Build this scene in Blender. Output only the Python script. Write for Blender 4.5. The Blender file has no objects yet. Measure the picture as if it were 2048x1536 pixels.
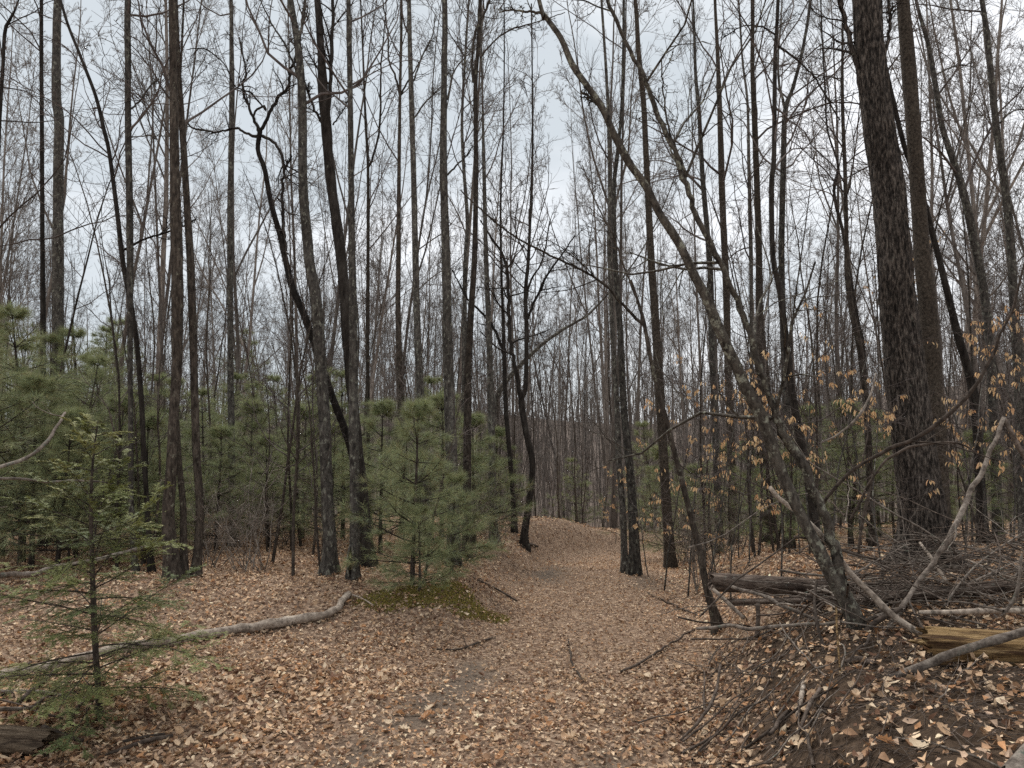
import bpy, math
import numpy as np
from mathutils import Vector, Matrix

# ------------------------------------------------------------------ camera, sky, sun, exposure
SC = bpy.context.scene
COL = SC.collection
PITCH = math.radians(5.5)
F = 1538.0                      # focal length in photo pixels (2048 wide)
CAM = np.array([0.0, 0.0, 1.6])
cam = bpy.data.cameras.new('camera')
cam.sensor_width = 36.0
cam.lens = 36.0 * F / 2048.0
cam.clip_start = 0.05
cam.clip_end = 3000
cam_o = bpy.data.objects.new('camera', cam)
COL.objects.link(cam_o)
cam_o.location = CAM
cam_o.rotation_euler = (math.pi / 2 + PITCH, 0, 0)
SC.camera = cam_o

SUN_EL, SUN_AZ = 58.0, -25.0    # degrees; azimuth from +Y towards +X
w = bpy.data.worlds.new('World')
SC.world = w
w.use_nodes = True
nt = w.node_tree
nt.nodes.clear()
N = lambda t: nt.nodes.new(t)
out = N('ShaderNodeOutputWorld')
sky = N('ShaderNodeTexSky')
sky.sky_type = 'NISHITA'
sky.sun_disc = False
sky.sun_elevation = math.radians(SUN_EL)
sky.sun_rotation = math.radians(SUN_AZ)
sky.air_density = 1.0
bg1 = N('ShaderNodeBackground'); bg1.inputs['Strength'].default_value = 0.10
nt.links.new(sky.outputs[0], bg1.inputs[0])
tc = N('ShaderNodeTexCoord')
mp = N('ShaderNodeMapping'); mp.inputs['Scale'].default_value = (1.0, 1.0, 2.2)
mp.inputs['Location'].default_value = (5.258, 8.138, 6.138)
nt.links.new(tc.outputs['Generated'], mp.inputs[0])
no = N('ShaderNodeTexNoise'); no.inputs['Scale'].default_value = 1.15; no.inputs['Detail'].default_value = 7; no.inputs['Roughness'].default_value = 0.52
nt.links.new(mp.outputs[0], no.inputs[0])
cr = N('ShaderNodeValToRGB')
cr.color_ramp.elements[0].position = 0.38; cr.color_ramp.elements[0].color = (0.275, 0.297, 0.312, 1)
cr.color_ramp.elements[1].position = 0.63; cr.color_ramp.elements[1].color = (0.50, 0.503, 0.515, 1)
e = cr.color_ramp.elements.new(0.50); e.color = (0.43, 0.437, 0.447, 1)
nt.links.new(no.outputs[0], cr.inputs[0])
bg2 = N('ShaderNodeBackground'); bg2.inputs['Strength'].default_value = 1.0
nt.links.new(cr.outputs[0], bg2.inputs[0])
mx = N('ShaderNodeMixShader'); mx.inputs[0].default_value = 0.96
nt.links.new(bg1.outputs[0], mx.inputs[1]); nt.links.new(bg2.outputs[0], mx.inputs[2])
nt.links.new(mx.outputs[0], out.inputs[0])

sun = bpy.data.lights.new('sun', 'SUN')
sun.energy = 1.5
sun.angle = math.radians(24)
sun.color = (1.0, 0.97, 0.92)
sun_o = bpy.data.objects.new('sun', sun); COL.objects.link(sun_o)
_el, _az = math.radians(SUN_EL), math.radians(SUN_AZ)
_d = Vector((math.sin(_az) * math.cos(_el), math.cos(_az) * math.cos(_el), math.sin(_el)))
sun_o.rotation_euler = (-_d).to_track_quat('-Z', 'Y').to_euler()

SC.view_settings.view_transform = 'Standard'
SC.view_settings.look = 'None'
SC.view_settings.exposure = 1.3
SC.view_settings.gamma = 1.0
SC.view_settings.use_curve_mapping = False
SC.cycles.max_bounces = 5
SC.cycles.diffuse_bounces = 2
SC.cycles.transparent_max_bounces = 4
SC.cycles.use_denoising = False
SC.cycles.use_adaptive_sampling = False

rng = np.random.default_rng(11)

# ------------------------------------------------------------------ helpers
def sm(a, b, x):
    t = np.clip((np.asarray(x, float) - a) / (b - a), 0, 1)
    return t * t * (3 - 2 * t)

def _hash(ix, iy, iz):
    h = (ix.astype(np.int64) * 374761393 + iy.astype(np.int64) * 668265263 + iz.astype(np.int64) * 2147483647 * 13 + 1274126177)
    h = (h ^ (h >> 13)) * 1274126177 & 0x7fffffff
    h = h ^ (h >> 16)
    return (h & 0xffff) / 65535.0

def vnoise(p):
    """value noise in -1..1 for points (...,3)"""
    p = np.asarray(p, float)
    i = np.floor(p); f = p - i; f = f * f * (3 - 2 * f)
    i = i.astype(np.int64)
    r = 0
    for dx in (0, 1):
        for dy in (0, 1):
            for dz in (0, 1):
                wgt = (f[..., 0] if dx else 1 - f[..., 0]) * (f[..., 1] if dy else 1 - f[..., 1]) * (f[..., 2] if dz else 1 - f[..., 2])
                r = r + wgt * _hash(i[..., 0] + dx, i[..., 1] + dy, i[..., 2] + dz)
    return r * 2 - 1

def n2(x, y, s, k=0.0):
    x = np.asarray(x, float); y = np.asarray(y, float)
    return vnoise(np.stack([x * s + 17.3, y * s - 4.1, np.zeros_like(x * y) + k], -1))

_cy = [-30, 3, 4, 7.4, 10.5, 13.4, 15, 17, 20, 26, 40, 80, 600]
_cx = [-1.0, -.6, -.3, .7, .98, 1.45, 2.0, 3.0, 5.0, 9, 20, 50, 60]
_ry = [-30, 3, 4, 5.5, 7, 9, 11, 16, 22, 40, 600]
_rx = [.4, .60, .82, 1.2, 1.6, 1.9, 2.3, 3.7, 7.5, 25, 60]
def H(x, y, fine=True):
    """height of the forest floor"""
    x = np.asarray(x, float); y = np.asarray(y, float)
    cx = np.interp(y, _cy, _cx); xr = np.interp(y, _ry, _rx)
    z = -0.085 * np.clip(y - 11.0, 0, 22) - 0.9 * sm(18, 34, y)
    s = cx - x
    left = 0.30 * sm(0.75, 1.45, s) * sm(6.7, 8.4, y) + 0.10 * sm(1.0, 3.0, s) * sm(10, 15, y) + 0.42 * sm(0.5, 1.5, s) * sm(11.8, 15.0, y) * (1 - .65 * sm(15.5, 19, y))
    left += 0.05 * np.exp(-((x + .55) / .6) ** 2 - ((y - 7.75) / .35) ** 2)
    left += 0.10 * sm(1.5, 5, s) * (1 - sm(6.5, 9, y))
    t = x - xr
    right = (0.52 * sm(-.05, 1.15, t) + 0.12 * sm(1.2, 4, t)) * (1 - 0.5 * sm(8.0, 11, y))
    right += 0.28 * sm(.0, 1.4, t) * sm(11, 15, y)
    right += 0.8 * sm(3, 14, t) * sm(8, 25, y) + 5 * sm(10, 60, t) * sm(15, 60, y)
    z = z + left + right
    z = z + 11.5 * sm(52, 165, y + 18 * np.sin(x / 60.0)) + (3 * n2(x, y, 0.012) + 2.2 * n2(x, y, .035)) * sm(60, 140, y)
    z = z + 0.05 * n2(x, y, 0.5) + 0.5 * n2(x, y, .06) * sm(22, 50, y)
    if fine:
        z = z + 0.018 * n2(x, y, 2.3) + 0.012 * n2(x, y, 6.0) * (1 + 3.0 * sm(.1, .5, t))
    return z

def h1(x, y):
    return float(H(np.array([x]), np.array([y]))[0])

_fw = np.array([0, math.cos(PITCH), math.sin(PITCH)])
_up = np.array([0, -math.sin(PITCH), math.cos(PITCH)])
def ray(px, py):
    return np.array([1.0, 0, 0]) * (px - 1024) / F + _fw + _up * (768 - py) / F
def at(px, py, D):
    d = ray(px, py)
    return CAM + d * (D / d[1])
def ground(px, py):
    d = ray(px, py); d = d / d[1]
    ys = np.arange(2.0, 60, 0.02)
    p = CAM + d * ys[:, None]
    below = np.nonzero(p[:, 2] < H(p[:, 0], p[:, 1]))[0]
    return p[below[0]] if len(below) else p[-1]

def smooth(pts, n):
    """Catmull-Rom through rows (any width), n samples"""
    pts = np.asarray(pts, float)
    if len(pts) < 3:
        t = np.linspace(0, 1, n)[:, None]
        return pts[0] * (1 - t) + pts[-1] * t
    q = np.vstack([2 * pts[0] - pts[1], pts, 2 * pts[-1] - pts[-2]])
    seg = np.linalg.norm(np.diff(pts[:, :3], axis=0), axis=1); cum = np.r_[0, np.cumsum(seg)]
    s = np.linspace(0, cum[-1], n)
    k = np.clip(np.searchsorted(cum, s, side='right') - 1, 0, len(pts) - 2)
    t = ((s - cum[k]) / np.maximum(seg[k], 1e-9))[:, None]
    a, b, c, d = q[k], q[k + 1], q[k + 2], q[k + 3]
    return .5 * (2 * b + (c - a) * t + (2 * a - 5 * b + 4 * c - d) * t ** 2 + (3 * b - a - 3 * c + d) * t ** 3)

class MB:
    def __init__(s):
        s.v = []; s.q = []; s.t = []; s.c = []; s.n = 0
    def add(s, v, q=None, t=None, col=None):
        v = np.asarray(v, float).reshape(-1, 3)
        s.v.append(v)
        if q is not None and len(q): s.q.append(np.asarray(q).reshape(-1, 4) + s.n)
        if t is not None and len(t): s.t.append(np.asarray(t).reshape(-1, 3) + s.n)
        if col is not None: s.c.append(np.asarray(col, float).reshape(-1, 3))
        s.n += len(v)
        return s
    def mesh(s, name, mat, shade=True, origin=(0, 0, 0)):
        me = bpy.data.meshes.new(name)
        v = (np.vstack(s.v) - np.asarray(origin)).astype(np.float32)
        me.vertices.add(len(v)); me.vertices.foreach_set('co', v.ravel())
        q = np.vstack(s.q) if s.q else np.zeros((0, 4), int)
        t = np.vstack(s.t) if s.t else np.zeros((0, 3), int)
        loops = np.r_[q.ravel(), t.ravel()].astype(np.int32)
        me.loops.add(len(loops)); me.loops.foreach_set('vertex_index', loops)
        st = np.r_[np.arange(len(q)) * 4, len(q) * 4 + np.arange(len(t)) * 3].astype(np.int32)
        me.polygons.add(len(st)); me.polygons.foreach_set('loop_start', st)
        me.polygons.foreach_set('use_smooth', np.full(len(st), shade, bool))
        me.update(calc_edges=True)
        if s.c:
            c = np.vstack(s.c); c = np.c_[c, np.ones(len(c))].astype(np.float32)
            a = me.color_attributes.new('tint', 'FLOAT_COLOR', 'POINT')
            a.data.foreach_set('color', c.ravel())
        me.materials.append(mat)
        return me
    def build(s, name, mat, parent=None, shade=True, origin=(0, 0, 0)):
        me = s.mesh(name, mat, shade, origin)
        o = bpy.data.objects.new(name, me); COL.objects.link(o)
        if parent is not None: o.parent = parent
        else: o.location = origin
        return o

def unit(a):
    return a / np.maximum(np.linalg.norm(a, axis=-1, keepdims=True), 1e-9)

def tubes(P, R, S, mb, cap=False, rough=0.0, rs=6.0, furrow=0.0, lobe=None):
    """P (B,n,3) polylines, R (B,n) radii, S sides"""
    P = np.asarray(P, float); R = np.asarray(R, float)
    if P.ndim == 2: P = P[None]; R = R[None]
    B, n, _ = P.shape
    T = unit(np.gradient(P, axis=1))
    m = np.abs(unit(P[:, -1] - P[:, 0]))
    ref = np.eye(3)[np.argmin(m, axis=1)][:, None, :]
    U = unit(np.cross(T, ref)); V = np.cross(T, U)
    a = np.arange(S) * 2 * math.pi / S
    ring = U[:, :, None, :] * np.cos(a)[:, None] + V[:, :, None, :] * np.sin(a)[:, None]
    RR = R[:, :, None, None]
    if rough:
        c = P[:, :, None, :] + ring * RR
        k = np.array([rs, rs, rs * .45])
        RR = RR * (1 + rough * (vnoise(c * k + 3.3)[..., None] + .5 * vnoise(c * k * 2.7)[..., None]))
    if lobe is not None:
        ph = rng.uniform(0, 6.28, 2)
        lw = np.clip(np.cos(3 * a + ph[0]) + .7 * np.cos(5 * a + ph[1]), -.6, 1.7)
        RR = RR * (1 + (lobe[None, :, None] * lw[None, None, :])[..., None])
    if furrow:
        c = P[:, :, None, :] + ring * RR
        wz = c.copy(); wz[..., :2] += .025 * vnoise(c * 3.0)[..., None] + .012 * vnoise(c * 9.0 + 5)[..., None]
        r1 = 1 - np.abs(vnoise(wz * np.array([27, 27, 3.6]))) * 2
        r2 = 1 - np.abs(vnoise(wz * np.array([55, 55, 13.0]) + 9)) * 2
        r3 = vnoise(c * np.array([30, 30, 14.0]) + 2)
        RR = RR + furrow * (r1 + .5 * r2 + .35 * r3)[..., None] + .012 * vnoise(c * np.array([3., 3., .8]))[..., None] - .012
    v = P[:, :, None, :] + ring * RR
    idx = np.arange(B * n * S).reshape(B, n, S)
    j = np.roll(idx, -1, axis=2)
    q = np.stack([idx[:, :-1], j[:, :-1], j[:, 1:], idx[:, 1:]], -1).reshape(-1, 4)
    vs = v.reshape(-1, 3); tr = None
    if cap:
        k = len(vs)
        vs = np.vstack([vs, P[:, 0], P[:, -1]])
        tr = []
        for b in range(B):
            for s_ in range(S):
                tr.append([idx[b, 0, (s_ + 1) % S], idx[b, 0, s_], k + b])
                tr.append([idx[b, -1, s_], idx[b, -1, (s_ + 1) % S], k + B + b])
    mb.add(vs, q, tr)
    return mb

def grow(st, dr, ln, rd, n, wob, trop, tip=.3):
    B = len(st)
    P = np.zeros((B, n, 3)); P[:, 0] = st; d = unit(dr)
    step = (np.asarray(ln) / (n - 1))[:, None]
    for i in range(1, n):
        d = unit(d + wob * rng.normal(size=(B, 3)) + np.array([0, 0, trop]))
        P[:, i] = P[:, i - 1] + d * step
    R = np.asarray(rd)[:, None] * np.linspace(1, tip, n)[None]
    return P, R

def spawn(P, R, m, t0, t1, ang, sd, lf, rf=.6, minr=.003, bend=0.5):
    """m children on every polyline"""
    B, n, _ = P.shape
    L = np.linalg.norm(np.diff(P, axis=1), axis=2).sum(1)
    t = np.sort(rng.uniform(t0, t1, (B, m)), axis=1)
    f = t * (n - 1); k = np.clip(f.astype(int), 0, n - 2); fr = (f - k)[..., None]
    b = np.arange(B)[:, None]
    st = P[b, k] * (1 - fr) + P[b, k + 1] * fr
    T = unit(P[b, k + 1] - P[b, k])
    rr = R[b, k] * (1 - fr[..., 0]) + R[b, k + 1] * fr[..., 0]
    X = rng.normal(size=(B, m, 3)); X = unit(X - (X * T).sum(-1, keepdims=True) * T)
    a = np.radians(rng.normal(ang, sd, (B, m)))[..., None]
    d = T * np.cos(a) + X * np.sin(a)
    ln = L[:, None] * lf * (1 - bend * t) * rng.uniform(.6, 1.3, (B, m))
    return st.reshape(-1, 3), d.reshape(-1, 3), ln.reshape(-1), np.maximum(rr.reshape(-1) * rf, minr)

# ------------------------------------------------------------------ materials
def new_mat(name, rough=.9, spec=.25):
    m = bpy.data.materials.new(name); m.use_nodes = True
    b = m.node_tree.nodes['Principled BSDF']
    b.inputs['Roughness'].default_value = rough
    b.inputs['Specular IOR Level'].default_value = spec
    return m, m.node_tree, b

def ramp(t, fac, stops):
    r = t.nodes.new('ShaderNodeValToRGB')
    els = r.color_ramp.elements
    while len(els) < len(stops): els.new(.5)
    for el, (p, c) in zip(els, stops):
        el.position = p; el.color = (*c, 1)
    t.links.new(fac, r.inputs[0])
    return r.outputs[0]

def tex_noise(t, vec, scale, detail=4, rough=.55):
    n = t.nodes.new('ShaderNodeTexNoise')
    n.inputs['Scale'].default_value = scale; n.inputs['Detail'].default_value = detail; n.inputs['Roughness'].default_value = rough
    if vec is not None: t.links.new(vec, n.inputs['Vector'])
    return n.outputs[0]

def mapped(t, sc):
    c = t.nodes.new('ShaderNodeTexCoord'); m = t.nodes.new('ShaderNodeMapping')
    m.inputs['Scale'].default_value = sc
    t.links.new(c.outputs['Object'], m.inputs[0])
    return m.outputs[0]

def mixc(t, f, a, b, mode='MIX'):
    m = t.nodes.new('ShaderNodeMix'); m.data_type = 'RGBA'; m.blend_type = mode
    for s, v in ((m.inputs[0], f), (m.inputs[6], a), (m.inputs[7], b)):
        if isinstance(v, (int, float)): s.default_value = v
        elif isinstance(v, tuple): s.default_value = (*v, 1)
        else: t.links.new(v, s)
    return m.outputs[2]

def bark(name, dark, mid, light, scale=(22, 22, 5), lichen=None, lich_amt=.62, bump=.8, dist=.03, vary=.35, stops=(.36, .5, .66), lsc=(15, 15, 9), gain=1.0):
    m, t, b = new_mat(name, .92, .15)
    dark, mid, light = (tuple(c * gain for c in q) for q in (dark, mid, light))
    v = mapped(t, scale)
    n = tex_noise(t, v, 1.0, 7, .72)
    c = ramp(t, n, [(stops[0], dark), (stops[1], mid), (stops[2], light)])
    n3 = tex_noise(t, mapped(t, (2.2, 2.2, .8)), 1.0, 3)
    c = mixc(t, ramp(t, n3, [(.35, (0, 0, 0)), (.7, (1, 1, 1))]), c, mixc(t, 1.0, c, (.6, .57, .55), 'MULTIPLY'))
    if lichen:
        n2_ = tex_noise(t, mapped(t, lsc), 1.0, 5, .7)
        c = mixc(t, ramp(t, n2_, [(lich_amt - .04, (0, 0, 0)), (lich_amt + .05, (1, 1, 1))]), c, lichen)
    oi = t.nodes.new('ShaderNodeObjectInfo')
    mr = t.nodes.new('ShaderNodeMapRange'); mr.inputs[3].default_value = 1 - vary; mr.inputs[4].default_value = 1 + vary
    t.links.new(oi.outputs['Random'], mr.inputs[0])
    cc = t.nodes.new('ShaderNodeCombineColor')
    for i in range(3): t.links.new(mr.outputs[0], cc.inputs[i])
    c = mixc(t, 1.0, c, cc.outputs[0], 'MULTIPLY')
    t.links.new(c, b.inputs['Base Color'])
    if bump:
        bp = t.nodes.new('ShaderNodeBump'); bp.inputs['Strength'].default_value = bump; bp.inputs['Distance'].default_value = dist
        t.links.new(n, bp.inputs['Height']); t.links.new(bp.outputs[0], b.inputs['Normal'])
    return m

M = {}
M['bark_grey'] = bark('bark_grey', (.030, .027, .024), (.088, .079, .069), (.17, .155, .135), (30, 30, 12), (.24, .235, .19), .59, gain=.95, lsc=(24, 24, 15))
M['bark_brown'] = bark('bark_brown', (.028, .022, .018), (.085, .069, .056), (.17, .14, .112), (34, 34, 10), (.21, .20, .15), .63, gain=.82, lsc=(24, 24, 15))
M['bark_mottled'] = bark('bark_mottled', (.022, .018, .015), (.080, .069, .057), (.15, .132, .108), (28, 28, 12), (.23, .225, .175), .575, gain=.95, lsc=(22, 22, 18))
M['bark_dark'] = bark('bark_dark', (.018, .015, .013), (.048, .040, .034), (.085, .075, .065), (26, 26, 6), (.15, .15, .12), .67, gain=.75)
M['bark_scaly'] = bark('bark_scaly', (.030, .024, .019), (.095, .077, .060), (.17, .14, .11), (40, 40, 30), None, bump=.8, gain=.9)
M['bark_furrow'] = bark('bark_furrow', (.012, .010, .0085), (.058, .048, .041), (.21, .178, .15), (50, 50, 13), (.17, .165, .13), .69, bump=1.0, dist=.03, vary=0, stops=(.40, .50, .64))
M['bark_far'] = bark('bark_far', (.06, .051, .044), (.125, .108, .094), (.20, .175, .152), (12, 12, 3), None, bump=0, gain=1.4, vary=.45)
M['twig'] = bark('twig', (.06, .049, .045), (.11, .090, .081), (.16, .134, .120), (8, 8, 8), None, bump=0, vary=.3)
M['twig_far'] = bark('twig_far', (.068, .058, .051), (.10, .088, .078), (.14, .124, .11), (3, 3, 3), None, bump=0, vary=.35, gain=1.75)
M['pine_bark'] = bark('pine_bark', (.025, .020, .017), (.06, .048, .040), (.10, .082, .068), (30, 30, 12), None)
M['dead_grey'] = bark('dead_grey', (.07, .056, .046), (.18, .15, .125), (.33, .285, .24), (22, 22, 22), (.09, .10, .08), .62, bump=.4, vary=.25)
M['dead_pale'] = bark('dead_pale', (.15, .12, .095), (.38, .315, .255), (.58, .50, .41), (18, 18, 18), (.12, .10, .08), .60, bump=.4, vary=.15)
M['dead_brown'] = bark('dead_brown', (.035, .026, .021), (.10, .078, .062), (.18, .14, .115), (20, 20, 20), None, bump=.5, vary=.35)
M['log_bark'] = bark('log_bark', (.025, .019, .016), (.095, .072, .058), (.23, .185, .15), (6, 30, 30), (.18, .18, .15), .66, bump=.9, stops=(.36, .5, .66), gain=1.6)
M['rot'] = bark('rot', (.035, .020, .010), (.30, .19, .085), (.56, .40, .21), (2.6, 52, 52), (.07, .038, .02), .55, bump=1.0, vary=0, stops=(.36, .48, .66), lsc=(2.2, 24, 24))
M['rot_dark'] = bark('rot_dark', (.04, .028, .02), (.15, .11, .075), (.36, .28, .20), (4, 34, 34), (.05, .035, .025), .58, bump=1.0, vary=0, stops=(.36, .5, .66), lsc=(3, 20, 20))

def tint_mat(name, rough=.8, trans=0.0):
    m, t, b = new_mat(name, rough, .2)
    a = t.nodes.new('ShaderNodeAttribute'); a.attribute_name = 'tint'
    n = tex_noise(t, mapped(t, (40, 40, 40)), 1.0, 3)
    c = mixc(t, 1.0, a.outputs['Color'], ramp(t, n, [(.3, (.75, .72, .7)), (.7, (1.15, 1.15, 1.15))]), 'MULTIPLY')
    t.links.new(c, b.inputs['Base Color'])
    if trans:
        tr = t.nodes.new('ShaderNodeBsdfTranslucent'); t.links.new(c, tr.inputs[0])
        ms = t.nodes.new('ShaderNodeMixShader'); ms.inputs[0].default_value = trans
        o = t.nodes['Material Output']
        t.links.new(b.outputs[0], ms.inputs[1]); t.links.new(tr.outputs[0], ms.inputs[2]); t.links.new(ms.outputs[0], o.inputs[0])
    return m
M['leaf'] = tint_mat('dead_leaf', .75, .15)
M['needle'] = tint_mat('needle', .55, .25)
M['moss'] = tint_mat('moss', .95)

def plain_leaf(name, c):
    m, t, b = new_mat(name, .7, .25)
    n = tex_noise(t, mapped(t, (30, 30, 30)), 1.0, 4)
    c_ = mixc(t, 1.0, c, ramp(t, n, [(.3, (.7, .66, .62)), (.7, (1.2, 1.2, 1.2))]), 'MULTIPLY')
    t.links.new(c_, b.inputs['Base Color'])
    tr = t.nodes.new('ShaderNodeBsdfTranslucent'); t.links.new(c_, tr.inputs[0])
    ms = t.nodes.new('ShaderNodeMixShader'); ms.inputs[0].default_value = .3
    t.links.new(b.outputs[0], ms.inputs[1]); t.links.new(tr.outputs[0], ms.inputs[2]); t.links.new(ms.outputs[0], t.nodes['Material Output'].inputs[0])
    return m
LEAFC = [(.54, .365, .225), (.68, .51, .345), (.33, .20, .118), (.45, .32, .225), (.70, .56, .395), (.16, .086, .052), (.48, .26, .13)]
M_GL = [plain_leaf('oak_leaf_%s' % w_, c) for w_, c in zip(('tan', 'buff', 'brown', 'dusty', 'cream', 'dark', 'rust'), LEAFC)]
M_BL = [plain_leaf('beech_leaf_%s' % w_, c) for w_, c in zip(('gold', 'copper', 'pale'), [(.72, .475, .245), (.62, .37, .20), (.78, .58, .345)])]

# ground
mg, t, b = new_mat('forest_floor', .95, .1)
v = mapped(t, (1, 1, 1))
vo = t.nodes.new('ShaderNodeTexVoronoi'); vo.inputs['Scale'].default_value = 38; t.links.new(v, vo.inputs['Vector'])
vr = t.nodes.new('ShaderNodeSeparateColor'); t.links.new(vo.outputs['Color'], vr.inputs[0])
lit = ramp(t, vr.outputs[0], [(0, (.04, .024, .016)), (.25, (.15, .088, .055)), (.6, (.33, .22, .145)), (1, (.58, .43, .30))])
fine = tex_noise(t, v, 55, 5, .7)
lit = mixc(t, .38, lit, ramp(t, fine, [(.32, (.12, .075, .052)), (.68, (.46, .33, .24))]))
soil = ramp(t, tex_noise(t, v, 14, 6, .7), [(.3, (.045, .031, .021)), (.55, (.10, .068, .046)), (.75, (.17, .118, .08))])
at_ = t.nodes.new('ShaderNodeAttribute'); at_.attribute_name = 'tint'
sp = t.nodes.new('ShaderNodeSeparateColor'); t.links.new(at_.outputs['Color'], sp.inputs[0])
c = mixc(t, sp.outputs[0], lit, soil)
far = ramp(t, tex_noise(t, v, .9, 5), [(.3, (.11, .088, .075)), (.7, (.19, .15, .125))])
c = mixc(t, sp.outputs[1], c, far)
grav = ramp(t, fine, [(.3, (.085, .062, .046)), (.7, (.25, .20, .155))])
c = mixc(t, sp.outputs[2], c, grav)
t.links.new(c, b.inputs['Base Color'])
bp = t.nodes.new('ShaderNodeBump'); bp.inputs['Strength'].default_value = .9; bp.inputs['Distance'].default_value = .03
mh = t.nodes.new('ShaderNodeMath'); mh.operation = 'ADD'; t.links.new(fine, mh.inputs[0]); t.links.new(vr.outputs[1], mh.inputs[1])
t.links.new(mh.outputs[0], bp.inputs['Height']); t.links.new(bp.outputs[0], b.inputs['Normal'])
M['ground'] = mg

# ------------------------------------------------------------------ objects
def empty(name, loc, label, cat, group=None):
    o = bpy.data.objects.new(name, None); COL.objects.link(o); o.location = loc
    o.empty_display_size = .2
    return tag(o, label, cat, group)
def tag(o, label=None, cat=None, group=None, kind=None):
    if label: o['label'] = label
    if cat: o['category'] = cat
    if group: o['group'] = group
    if kind: o['kind'] = kind
    return o

# ---- forest floor: one sheet
def axis(lo, hi, c, near, n):
    u = np.linspace(np.arcsinh((lo - c) / near), np.arcsinh((hi - c) / near), n)
    return c + near * np.sinh(u)
gx = axis(-500, 500, .3, 3.2, 280)
gy = axis(-40, 700, 6.2, 3.0, 310)
X, Y = np.meshgrid(gx, gy)
Z = H(X, Y)
def soilmask(x, y):
    xr = np.interp(y, _ry, _rx); t_ = x - xr
    s_ = sm(.15, .5, t_) * (1 - sm(1.6, 2.6, t_)) * (1 - sm(6.0, 7.5, y))
    s_ = s_ * sm(-.35, .15, n2(x, y, 1.1, 2.0) + .35 * n2(x, y, 4, 5.) + .15)
    return s_
def gravmask(x, y):
    cx = np.interp(y, _cy, _cx)
    g = np.exp(-((x - cx + .55) / .25) ** 2) + .7 * np.exp(-((x - cx - .75) / .22) ** 2)
    return np.clip(g, 0, 1) * sm(.0, .5, n2(x, y, .9, 7.) + .3 * n2(x, y, 3.5, 1.)) * .95 * (1 - sm(11, 14, y)) 
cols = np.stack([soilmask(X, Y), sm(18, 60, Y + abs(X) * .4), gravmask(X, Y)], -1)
nx, ny = len(gx), len(gy)
ii = np.arange(nx * ny).reshape(ny, nx)
qs = np.stack([ii[:-1, :-1], ii[:-1, 1:], ii[1:, 1:], ii[1:, :-1]], -1)
g = MB().add(np.stack([X, Y, Z], -1), qs, None, cols)
GROUND = tag(g.build('ground', M['ground']), 'leaf strewn forest floor with an old track running away', kind='structure')

# ------------------------------------------------------------------ trees measured from the photograph
def crown_from(P, R, spec, mb, fine=1.0):
    """spec: (m1, t0, t1, ang, len1, trop)"""
    m1, t0, t1, ang, lf, trop = spec
    st, d, ln, rd = spawn(P[None], R[None], m1, t0, t1, ang, 12, lf, .42, .006, .55)
    P1, R1 = grow(st, d, ln, rd, 9, .16, trop, .25)
    tubes(P1, R1, 5, mb)
    st, d, ln, rd = spawn(P1, R1, max(2, int(6 * fine)), .2, .97, 42, 14, .48, .62, .004)
    P2, R2 = grow(st, d, ln, rd, 6, .19, trop * .8, .4)
    tubes(P2, R2, 4, mb)
    st, d, ln, rd = spawn(P2, R2, max(2, int(5 * fine)), .15, .98, 44, 15, .55, .62, .003)
    P3, R3 = grow(st, d, ln, rd, 4, .2, trop * .6, .5)
    tubes(P3, R3, 3, mb)

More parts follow.
